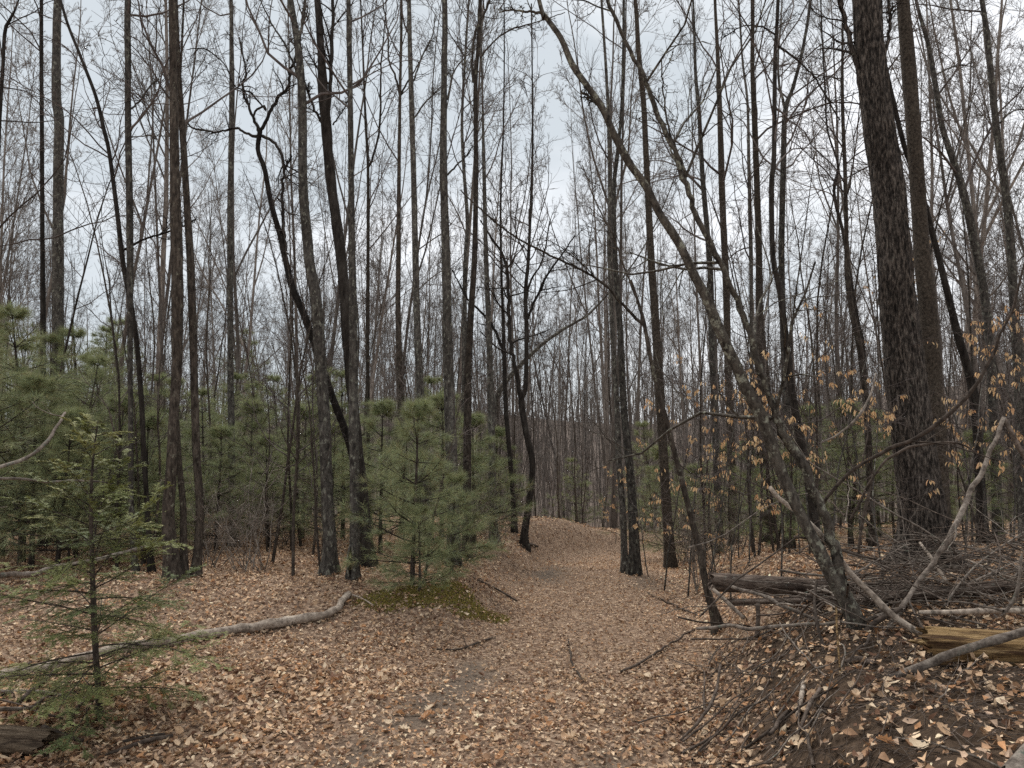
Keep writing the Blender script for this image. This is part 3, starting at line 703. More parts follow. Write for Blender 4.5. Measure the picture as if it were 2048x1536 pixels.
# ---- the wood on the far slope, too distant to count
mb = MB()
for i in range(800):
    D = 58 + 165 * rng.uniform() ** .9
    px = rng.uniform(-250, 2300)
    x, y = (px - 1024) / F * D, D
    z = float(H(np.array([x]), np.array([y]))[0])
    Ht = rng.uniform(9, 16)
    P, R = grow(np.array([[x, y, z - .3]]), np.array([[0, 0, 1.]]), np.array([Ht]), np.array([rng.uniform(.07, .15)]), 3, .03, .05, .2)
    tubes(P, R, 3, mb)
    st, d, ln, rd = spawn(P, R, 8, .25, .98, 36, 12, .32, .4, .022)
    P1, R1 = grow(st, d, ln, rd, 2, .12, .06, .4); tubes(P1, R1, 3, mb)
    st, d, ln, rd = spawn(P1, R1, 3, .2, .98, 36, 12, .6, .6, .016)
    P2, R2 = grow(st, d, ln, rd, 2, .12, .06, .4); tubes(P2, R2, 3, mb)
for lo, hi, cnt, hmin, hmax, r0 in ((24, 60, 2600, 2.5, 8, .018), (45, 150, 3600, 4, 11, .045)):
    Dd = lo + (hi - lo) * rng.uniform(size=cnt) ** .9; pxx = rng.uniform(-250, 2300, cnt)
    x, y = (pxx - 1024) / F * Dd, Dd
    ok = np.abs(x - np.interp(y, _cy, _cx)) > 2.0
    x, y = x[ok], y[ok]; k = len(x)
    P, R = grow(np.c_[x, y, H(x, y) - .2], np.c_[rng.normal(0, .10, (k, 2)), np.ones(k)], rng.uniform(hmin, hmax, k), r0 * rng.uniform(.6, 1.3, k), 3, .07, .04, .4)
    tubes(P, R, 3, mb)
    st, d, ln, rd = spawn(P, R, 4, .2, .98, 42, 14, .35, .55, r0 * .3)
    P1, R1 = grow(st, d, ln, rd, 2, .12, .06, .4); tubes(P1, R1, 3, mb)
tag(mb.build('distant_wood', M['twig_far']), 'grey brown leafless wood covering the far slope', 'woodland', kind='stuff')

# ------------------------------------------------------------------ leafless saplings and shrubs
def sapling_mesh(Ht, lean):
    P, R = grow(np.zeros((1, 3)), np.array([[lean, 0, 1.]]), np.array([Ht]), np.array([.008 + .0028 * Ht]), 12, .05, .02, .2)
    tb = MB(); tubes(P, R, 6, tb)
    cb = MB()
    st, d, ln, rd = spawn(P, R, 12, .2, .98, 55, 14, .30, .5, .003)
    P1, R1 = grow(st, d, ln, rd, 7, .16, .04, .3); tubes(P1, R1, 4, cb)
    st, d, ln, rd = spawn(P1, R1, 5, .2, .98, 45, 14, .5, .6, .0025)
    P2, R2 = grow(st, d, ln, rd, 5, .16, .03, .5); tubes(P2, R2, 3, cb)
    st, d, ln, rd = spawn(P2, R2, 3, .2, .98, 45, 14, .5, .6, .002)
    P3, R3 = grow(st, d, ln, rd, 3, .16, .02, .5); tubes(P3, R3, 3, cb)
    return tb.mesh('sapling_stem', M['bark_brown']), cb.mesh('sapling_twigs', M['twig'])
SAP = [sapling_mesh(h_, l_) for h_, l_ in ((2.2, .15), (3.2, .05), (4.2, .12), (5.2, .03), (6.5, .08))]
spots = 0
reg2 = [(420, 'among the tall white pines'), (1000, 'among the bushy pine saplings'), (1235, 'near the bend of the track'), (1720, 'behind the leaning tree'), (9999, 'around the thick furrowed trunk')]
for i in range(1600):
    if spots >= 260: break
    px = rng.uniform(-60, 2110) if i % 3 else rng.uniform(1180, 2110)
    D = 8.3 + 19 * rng.uniform() ** 1.1
    x, y = (px - 1024) / F * D, D
    if in_track(x, y, 1.6): continue
    if x > 0 and D < 8.8: continue
    spots += 1
    tm, cm = SAP[rng.integers(5) if D > 11 else rng.integers(3)]
    reg = next(v for lim, v in reg2 if px < lim)
    root = empty('bare_sapling', (x, y, h1(x, y) - .03), f'thin leafless sapling with fine twigs {reg}', 'sapling', f'leafless saplings {reg}')
    s_ = rng.uniform(.8, 1.2); root.scale = (s_,) * 3; root.rotation_euler = (0, 0, rng.uniform(0, 6.28))
    for nm, me in (('stem', tm), ('crown', cm)):
        o = bpy.data.objects.new(nm, me); COL.objects.link(o); o.parent = root

def shrub_mesh():
    mb = MB()
    B = 7
    d = np.c_[rng.normal(0, .45, B), rng.normal(0, .45, B), np.ones(B)]
    P, R = grow(np.c_[rng.normal(0, .06, (B, 2)), np.zeros(B)], d, rng.uniform(.7, 1.5, B), np.full(B, .006), 9, .14, .02, .4)
    tubes(P, R, 4, mb)
    st, d, ln, rd = spawn(P, R, 6, .25, .98, 50, 14, .45, .7, .0025)
    P1, R1 = grow(st, d, ln, rd, 6, .2, .01, .5); tubes(P1, R1, 3, mb)
    st, d, ln, rd = spawn(P1, R1, 4, .2, .98, 50, 14, .5, .7, .002)
    P2, R2 = grow(st, d, ln, rd, 4, .2, .0, .5); tubes(P2, R2, 3, mb)
    return mb.mesh('shrub', M['dead_grey'])
SHR = [shrub_mesh() for _ in range(4)]
for i in range(46):
    if i < 26 and i % 2: continue
    if i < 26: px, D, reg = rng.uniform(380, 680), rng.uniform(8.6, 12.5), 'between the trunks left of the track'
    elif i < 36: px, D, reg = rng.uniform(1240, 1500), rng.uniform(8.5, 14), 'right of the track bend'
    else: px, D, reg = rng.uniform(900, 1110), rng.uniform(10.5, 15), 'on the low bank by the crooked trees'
    x, y = (px - 1024) / F * D, D
    if in_track(x, y, 1.2): continue
    o = bpy.data.objects.new('twiggy_shrub', SHR[i % 4]); COL.objects.link(o)
    o.location = (x, y, h1(x, y) - .02); o.rotation_euler = (0, 0, rng.uniform(0, 6.28)); o.scale = (rng.uniform(.8, 1.25),) * 3
    tag(o, f'low twiggy grey shrub without leaves {reg}', 'shrub', f'shrubs {reg}')

# ------------------------------------------------------------------ white pines
def needles(mb, P0, T, n, ln, wd, spread, cols):
    """n needles at every point P0 (K,3) round the axis T (K,3)"""
    K = len(P0)
    X_ = rng.normal(size=(K, n, 3)); Tn = T[:, None, :]
    X_ = unit(X_ - (X_ * Tn).sum(-1, keepdims=True) * Tn)
    a = np.radians(rng.uniform(spread[0], spread[1], (K, n)))[..., None]
    d = Tn * np.cos(a) + X_ * np.sin(a)
    d[..., 2] -= .12
    l = ln * rng.uniform(.7, 1.15, (K, n))[..., None]
    s = unit(np.cross(d, rng.normal(size=(K, n, 3)))) * wd
    b_ = np.broadcast_to(P0[:, None, :], d.shape)
    v = np.stack([b_ - s, b_ + s, b_ + unit(d) * l], axis=2).reshape(-1, 3)
    ci = rng.integers(len(cols), size=K)
    c = np.repeat(np.asarray(cols)[ci] * rng.uniform(.75, 1.25, (K, 1)), n * 3, axis=0)
    mb.add(v, None, np.arange(len(v)).reshape(-1, 3), c)

PINEC = [(.26, .30, .145), (.29, .33, .16), (.235, .285, .165), (.34, .36, .18), (.20, .235, .12), (.30, .27, .14)]
def pine_mesh(Ht, dens=1.0):
    tb = MB()
    P, R = grow(np.zeros((1, 3)), np.array([[0, 0, 1.]]), np.array([Ht]), np.array([.010 + .009 * Ht]), 14, .012, .02, .12)
    tubes(P, R, 8, tb, rough=.05, rs=12.)
    bb = MB(); nb = MB()
    z = .22 * Ht * .6
    st, dr, ln, rd = [], [], [], []
    while z < Ht * .99:
        t_ = z / Ht * 13; k = min(int(t_), 12)
        c0 = P[0, k] * (1 - (t_ - k)) + P[0, k + 1] * (t_ - k)
        m = rng.integers(4, 7); a0 = rng.uniform(0, 6.28)
        for j in range(m):
            a = a0 + j * 2 * math.pi / m + rng.normal(0, .15)
            L = min(1.45, .10 + .46 * (Ht - z)) * rng.uniform(.7, 1.15)
            el = math.radians(8 + 34 * (z / Ht) ** 2 + rng.normal(0, 6))
            st.append(c0); dr.append([math.cos(a) * math.cos(el), math.sin(a) * math.cos(el), math.sin(el)]); ln.append(L); rd.append(.004 + .006 * L)
        z += rng.uniform(.12, .34) * (1 if Ht > 2.5 else .75)
    P1, R1 = grow(np.array(st), np.array(dr), np.array(ln), np.array(rd), 8, .06, .015, .3); tubes(P1, R1, 4, bb)
    a_, d_, l_, r_ = spawn(P1, R1, int(8 * dens), .22, .97, 48, 10, .42, .6, .0025, .65)
    d_[:, 2] = d_[:, 2] * .6 + .06
    P2, R2 = grow(a_, d_, l_, r_, 6, .08, .02, .5); tubes(P2, R2, 3, bb)
    for PP, lo, stepn in ((P1, 3, 5), (P2, 1, 7)):
        B, n, _ = PP.shape
        tt = np.linspace(lo / (n - 1), 1, stepn)
        for t_ in tt:
            f_ = t_ * (n - 1); k = min(int(f_), n - 2); fr = f_ - k
            q = PP[:, k] * (1 - fr) + PP[:, k + 1] * fr
            needles(nb, q, unit(PP[:, k + 1] - PP[:, k]), 7, .12, .0011, (12, 58), PINEC)
    return tb.mesh('pine_trunk', M['pine_bark']), bb.mesh('pine_branches', M['pine_bark']), nb.mesh('pine_needles', M['needle'], shade=False)
PINE = {h_: pine_mesh(h_) for h_ in (1.2, 2.0, 3.0, 4.0, 5.0)}
PL = []
def pine(px, D, Ht, label, group=None):
    x, y = (px - 1024) / F * D, D
    k = min(PINE, key=lambda q: abs(math.log(q / Ht)))
    root = empty('white_pine', (x, y, h1(x, y) - .03), label, 'pine', group)
    s_ = Ht / k; root.scale = (s_ * rng.uniform(1.0, 1.3),) * 2 + (s_,); root.rotation_euler = (rng.normal(0, .02), rng.normal(0, .02), rng.uniform(0, 6.28))
    for nm, me in zip(('trunk', 'crown', 'foliage'), PINE[k]):
        o = bpy.data.objects.new(nm, me); COL.objects.link(o); o.parent = root
    return root
pine(828, 8.1, 1.95, 'bushy white pine sapling in front of the stout straight trunk')
pine(843, 7.9, .85, 'smallest white pine sapling, under the bushy sapling by the moss')
pine(60, 9.6, 3.2, 'tall white pine in front of the stout pale trunk at the left edge')
pine(165, 10.4, 2.7, 'dark tipped white pine between the stout pale trunk and slender trunk')
gA, gB, gC, gD = 'white pines massed behind the hemlock', 'white pines behind the lichen spotted trunk', 'white pines behind the bushy sapling', 'small pines right of the track'
for px, D, Ht in [(-40, 8.6, 2.8), (110, 12, 3.3), (-10, 12.5, 3.7), (225, 11.8, 2.9), (285, 11, 2.3), (325, 12.6, 2.7), (130, 9.0, 1.9), (200, 15, 3.7), (20, 10.6, 3.0), (250, 9.6, 2.1), (165, 12.6, 3.4), (300, 9.7, 1.9), (80, 9.0, 2.3)]:
    pine(px, D, Ht, 'white pine with soft green needles in the mass behind the hemlock', gA)
for px, D, Ht in [(410, 12, 2.5), (450, 14, 2.7), (505, 13, 2.3), (560, 14.5, 2.7), (610, 12.6, 2.2), (690, 12.5, 2.7), (480, 18, 3.4), (650, 17, 3.4), (390, 17, 3.2), (545, 11.4, 1.7), (440, 11, 1.8), (665, 11, 1.8), (625, 15, 2.8)]:
    pine(px, D, Ht, 'soft green white pine in the thicket behind the lichen spotted trunk', gB)
for px, D, Ht in [(765, 10.6, 2.1), (885, 11, 2.2), (950, 11.6, 2.0), (850, 13.5, 2.7), (985, 14, 1.8), (905, 8.9, 1.1)]:
    pine(px, D, Ht, 'white pine crowding behind the bushy sapling near the moss bank', gC)
for px, D, Ht in [(1325, 15, 2.2), (1150, 27, 3.0), (1500, 13, 1.7), (1690, 12, 2.3), (1380, 13, 1.7), (1560, 11, 1.4), (1750, 13, 2.2), (1620, 15, 2.4), (1940, 11, 1.7), (1440, 17, 2.4), (1300, 21, 3.0), (1000, 18, 1.6)]:
    pine(px, D, Ht, 'small white pine low among the trunks right of the track', gD)
pine(462, 44, 11.5, 'far dark pine standing against the sky behind the even grey trunk')
pine(215, 34, 10.5, 'distant pine top rising above the pine mass')

# ------------------------------------------------------------------ the eastern hemlock sapling in front
HB = ground(199, 1443)
D = HB[1]
root = empty('hemlock_sapling', HB, 'young hemlock with flat lacy sprays standing over the pale fallen log', 'hemlock')
st = np.array([[*at(px, py, D), wd * .5 * D / F] for px, py, wd in [(199, 1452, 14), (197, 1384, 12), (190, 1280, 11), (186, 1175, 10), (183, 1080, 8), (182, 1000, 6), (186, 920, 4), (196, 842, 2)]])
S = smooth(st, 60)
mb = MB(); tubes(S[:, :3], S[:, 3], 10, mb, rough=.08, rs=25.); mb.build('trunk', M['pine_bark'], root, origin=HB)
bb, nb = MB(), MB()
HC = [(.19, .215, .075), (.24, .26, .09), (.155, .19, .075), (.29, .29, .11)]
zs = np.linspace(.08, .985, 66)
for i, t_ in enumerate(zs):
    k = int(t_ * 59); p0 = S[k, :3]
    az = i * 2.4 + rng.normal(0, .3)
    Lb = (.78 * (1 - t_) ** .75 + .10) * rng.uniform(.75, 1.2)
    if t_ < .16: Lb *= .6 + 2.4 * t_
    el = math.radians(30 * t_ + 6 + rng.normal(0, 15))
    d0 = np.array([[math.cos(az) * math.cos(el), math.sin(az) * math.cos(el), math.sin(el)]])
    P1, R1 = grow(p0[None], d0, np.array([Lb]), np.array([.0025 + .004 * Lb]), 9, .05, -.035, .3)
    tubes(P1, R1, 4, bb)
    m = max(6, int(Lb / .036))
    a_, d_, l_, r_ = spawn(P1, R1, m, .12, .98, 48, 6, .42, .5, .0012, .6)
    T_ = unit(np.diff(P1[0], axis=0)).mean(0)
    side = unit(np.cross(T_, [0, 0, 1.])); sg = np.where(np.arange(len(a_)) % 2, 1, -1)[:, None]
    d_ = T_ * .72 + side * sg * .69 + np.array([0, 0, -.10]) + .20 * rng.normal(size=a_.shape)
    P2, R2 = grow(a_, d_, np.clip(l_, .05, .30), r_, 6, .07, -.02, .5); tubes(P2[:, ::2], R2[:, ::2], 3, bb)
    a_, d_, l_, r_ = spawn(P2, R2, 5, .15, .95, 45, 6, .42, .6, .0009, .5)
    T2 = np.repeat(unit(P2[:, -1] - P2[:, 0]), 5, axis=0)
    s2 = unit(np.cross(T2, [0, 0, 1.])); sg = np.where(np.arange(len(a_)) % 2, 1, -1)[:, None]
    P3, R3 = grow(a_, T2 * .75 + s2 * sg * .66, np.clip(l_, .025, .11), r_, 4, .06, -.02, .6); tubes(P3[:, ::3], R3[:, ::3], 3, bb)
    col_i = np.array(HC[rng.integers(4)])
    for PP, dn in ((P1[:, 4:], 22), (P2, 14), (P3, 8)):
        B, n, _ = PP.shape
        T_ = unit(np.gradient(PP, axis=1))
        for f_ in np.linspace(0, n - 1.001, dn):
            kk = int(f_); fr = f_ - kk
            q = PP[:, kk] * (1 - fr) + PP[:, kk + 1] * fr; tt = T_[:, kk]
            sd = unit(np.cross(tt, [0, 0, 1.]))
            for sgn in (-1, 1):
                dd = unit(sd * sgn + tt * .55 + .22 * rng.normal(size=q.shape))
                L_ = rng.uniform(.011, .019, (B, 1))
                v = np.stack([q - tt * .0032, q + tt * .0032, q + dd * L_], 1).reshape(-1, 3)
                nb.add(v, None, np.arange(len(v)).reshape(-1, 3), np.repeat(col_i * rng.uniform(.7, 1.3, (B, 1)), 3, axis=0))
bb.build('crown', M['pine_bark'], root, origin=HB)
nb.build('foliage', M['needle'], root, origin=HB, shade=False)

# ------------------------------------------------------------------ fallen logs and branches
def stick(name, label, pts, mat, D=None, group=None, sides=9, rough=.17, twigs=0, cat='branch', wob=.006, lift=0.0, cap=True):
    """pts (px,py,width px); D: None lays every point on the ground, a number or a pair (start,end) gives the depth"""
    W = []
    n = len(pts)
    for i, (px, py, wd) in enumerate(pts):
        if D is None:
            p = ground(px, py); r_ = wd * .5 * p[1] / F
            p = p + np.array([0, 0, r_ * .95 + lift])
        else:
            d_ = D if isinstance(D, (int, float)) else np.interp(i / (n - 1), np.linspace(0, 1, len(D)), D)
            p = at(px, py, d_); r_ = wd * .5 * d_ / F
        W.append([*p, r_])
    W = np.array(W)
    L = np.linalg.norm(np.diff(W[:, :3], axis=0), axis=1).sum()
    s_ = smooth(W, int(np.clip(L * 22, 10, 90)))
    k = len(s_)
    tt = np.arange(k)[:, None] * .45 + rng.uniform(0, 99)
    off = np.concatenate([vnoise(np.c_[tt, np.full((k, 1), j * 7.7), np.zeros((k, 1))])[:, None] for j in range(3)], 1) * wob * np.clip(L, .3, 2)
    P, R = s_[:, :3] + off, np.maximum(s_[:, 3], .0016)
    c0 = P.mean(0)
    mb = MB(); tubes(P, R, sides, mb, cap=cap, rough=rough, rs=16.)
    if twigs:
        a_, d_, l_, r_ = spawn(P[None], R[None], twigs, .15, .98, 45, 14, .35, .45, .0018)
        P2, R2 = grow(a_, d_, np.minimum(l_, .6), r_, 6, .14, .0, .4); tubes(P2, R2, 4, mb)
        a_, d_, l_, r_ = spawn(P2, R2, 3, .2, .98, 45, 14, .5, .6, .0013)
        P3, R3 = grow(a_, d_, l_, r_, 4, .14, .0, .5); tubes(P3, R3, 3, mb)
    return tag(mb.build(name, M[mat], origin=c0), label, cat, group)

stick('fallen_log', 'long pale fallen pole lying behind the hemlock, bent at its far end',
      [(-60, 1385, 24), (0, 1369, 23), (70, 1352, 22), (140, 1335, 21), (209, 1318, 20), (314, 1301, 19), (384, 1285, 19), (454, 1273, 18), (523, 1263, 19), (593, 1250, 18), (640, 1243, 17), (663, 1236, 15), (682, 1216, 13), (698, 1193, 11)], 'dead_pale', cat='log', sides=14, wob=.01, lift=.012)
stick('dead_branch', 'pale dead pole propped against the slanting thin tree', [(-330, 1245, 13), (-120, 1180, 12), (0, 1150, 11), (52, 1150, 11), (105, 1136, 10), (185, 1122, 9), (240, 1106, 8), (300, 1091, 7)], 'dead_grey', (7.0, 8.55))
stick('dead_branch', 'curved dead branch with a broken tip in front of the pines', [(-420, 1330, 14), (-200, 1060, 11), (-60, 960, 9), (0, 934, 8), (44, 917, 7), (89, 886, 7), (116, 852, 6), (131, 828, 5)], 'dead_grey', (4.3, 5.6), twigs=3)
stick('dead_branch', 'thin straight dead branch crossing the pines, pointing at the hemlock', [(-420, 1150, 9), (-100, 970, 7), (0, 959, 6), (90, 962, 5), (205, 963, 4)], 'dead_grey', (6.0, 6.6))
# stick heap in the near corner under the hemlock
gP = 'sticks heaped beside the hemlock foot'
for pts, m_, lab in [([(-20, 1397, 9), (80, 1398, 8), (150, 1408, 6)], 'dead_grey', 'topmost straight stick of the heap beside the hemlock foot'),
                     ([(-20, 1434, 9), (50, 1430, 8), (95, 1424, 6)], 'dead_grey', 'short stick low in the heap, nearest the rotten wood'),
                     ([(-10, 1372, 8), (30, 1355, 7), (62, 1334, 4)], 'dead_brown', 'slanting dark stick on the near end of the pale pole'),
                     ([(35, 1420, 10), (75, 1385, 9), (110, 1352, 6)], 'dead_brown', 'thick slanting stick below the pale pole'),
                     ([(70, 1425, 8), (105, 1395, 7), (150, 1352, 4)], 'dead_brown', 'slanting stick leaning towards the hemlock trunk'),
                     ([(85, 1470, 11), (130, 1488, 9), (175, 1497, 5)], 'dead_brown', 'crooked stick beside the rotten wood chunk'),
                     ([(209, 1524, 5), (260, 1508, 8), (300, 1495, 9), (345, 1486, 7)], 'dead_brown', 'forked dry stick lying on leaves in front of the hemlock'),
                     ([(245, 1497, 6), (290, 1487, 6), (330, 1480, 4)], 'dead_brown', 'thin stick just above the forked dry stick'),
                     ([(140, 1450, 6), (160, 1420, 6), (185, 1385, 3)], 'dead_brown', 'thin stick leaning on the hemlock foot')]:
    stick('dead_stick', lab, pts, m_, lift=.03)
for k in range(12):
    px, py = rng.uniform(-10, 190), rng.uniform(1385, 1470); a = rng.normal(-.5, .6); L = rng.uniform(40, 90)
    stick('dead_stick', 'thin brown stick in the heap beside the hemlock foot', [(px, py, 4), (px + L * .5 * math.cos(a), py + L * .25 * math.sin(a), 3.4), (px + L * math.cos(a), py + L * .5 * math.sin(a), 2)], 'dead_brown', group=gP, lift=rng.uniform(.01, .06), sides=6)

def log_mesh(L, r, rings, S, ridge, seed, flat=.9, taper=.9, hollow=True, jag=.05):
    """a log along +X with fibrous relief and a ragged, hollowed near end"""
    x = np.linspace(0, L, rings); a = np.arange(S) * 2 * math.pi / S
    Xg, A = np.meshgrid(x, a, indexing='ij')
    rr = r * (1 - (1 - taper) * Xg / L)
    p = np.stack([Xg * 1.3, np.cos(A) * rr * 26, np.sin(A) * rr * 26], -1) + seed
    rr = rr * (1 + ridge * vnoise(p) + ridge * .6 * vnoise(p * np.array([2.2, 2.6, 2.6])) + .10 * vnoise(p * .18))
    Xg = Xg + np.where(np.arange(rings)[:, None] == 0, jag * vnoise(np.stack([np.cos(A) * 4, np.sin(A) * 4, A * 0 + seed], -1)), 0)
    v = np.stack([Xg, np.cos(A) * rr, np.sin(A) * rr * flat], -1)
    mb = MB()
    idx = np.arange(rings * S).reshape(rings, S); j = np.roll(idx, -1, 1)
    mb.add(v, np.stack([idx[:-1], idx[1:], j[1:], j[:-1]], -1))
    for e_, sgn in ((0, 1), (rings - 1, -1)):
        prev = v[e_]; depth = .0
        for f_ in (.8, .5, .2):
            depth += .05 * sgn if hollow else .008 * sgn
            cur = v[e_] * np.array([1, f_, f_]) + np.array([depth, 0, 0]) + .012 * vnoise(v[e_] * 40 + f_ * 9)[:, None]
            mb.add(np.vstack([prev, cur]), [[k, (k + 1) % S, S + (k + 1) % S, S + k] if sgn > 0 else [(k + 1) % S, k, S + k, S + (k + 1) % S] for k in range(S)])
            prev = cur
        mb.add(np.vstack([prev, prev.mean(0)]), None, [[k, (k + 1) % S, S] if sgn > 0 else [(k + 1) % S, k, S] for k in range(S)])
    return mb
def lay(mb, name, mat, p0, p1, label, roll=0.0, cat='log'):
    o = mb.build(name, M[mat]); d = Vector(p1) - Vector(p0)
    o.rotation_mode = 'QUATERNION'; o.rotation_quaternion = d.to_track_quat('X', 'Z'); o.location = p0
    return tag(o, label, cat)
def L3(a, b_): return float(np.linalg.norm(np.asarray(a) - np.asarray(b_)))

p0, p1 = at(1850, 1293, 4.35), at(2260, 1310, 4.1)
lay(log_mesh(L3(p0, p1), .105, 90, 72, .17, 4.0, flat=.9, jag=.10), 'rotten_log', 'rot', p0, p1, 'yellow crumbling rotten log half sunk in the bank')
p0, p1 = at(1421, 1163, 6.1), at(1900, 1192, 6.3)
lay(log_mesh(L3(p0, p1), .078, 90, 36, .09, 11.0, hollow=False, jag=.03), 'fallen_log', 'log_bark', p0, p1, 'bark covered fallen log whose broken end overhangs the bank', cat='log')
p0, p1 = at(1640, 1208, 5.8), at(2200, 1156, 5.6)
lay(log_mesh(L3(p0, p1), .050, 80, 28, .12, 15.0, hollow=False), 'fallen_log', 'log_bark', p0, p1, 'reddish weathered log beneath the thick furrowed trunk')
p0, p1 = at(1462, 1204, 6.05), at(1665, 1200, 6.1)
lay(log_mesh(L3(p0, p1), .030, 40, 20, .16, 25.0, hollow=False, jag=.06), 'fallen_log', 'log_bark', p0, p1, 'short dark broken piece under the overhanging log')
p0 = ground(95, 1508) + np.array([0, 0, .05]); p1 = p0 + np.array([-.75, .02, .05])
lay(log_mesh(L3(p0, p1), .085, 60, 44, .20, 31.0, jag=.05), 'rotten_wood', 'rot_dark', p0, p1, 'gnarled rotten wood chunk at the near left corner')
p0 = ground(2010, 1560) + np.array([0.02, 0, .0]); p1 = p0 + np.array([.55, .30, .24])
lay(log_mesh(L3(p0, p1), .045, 50, 28, .12, 41.0, hollow=False), 'weathered_log', 'dead_grey', p0, p1, 'silvery weathered log end at the near right corner')

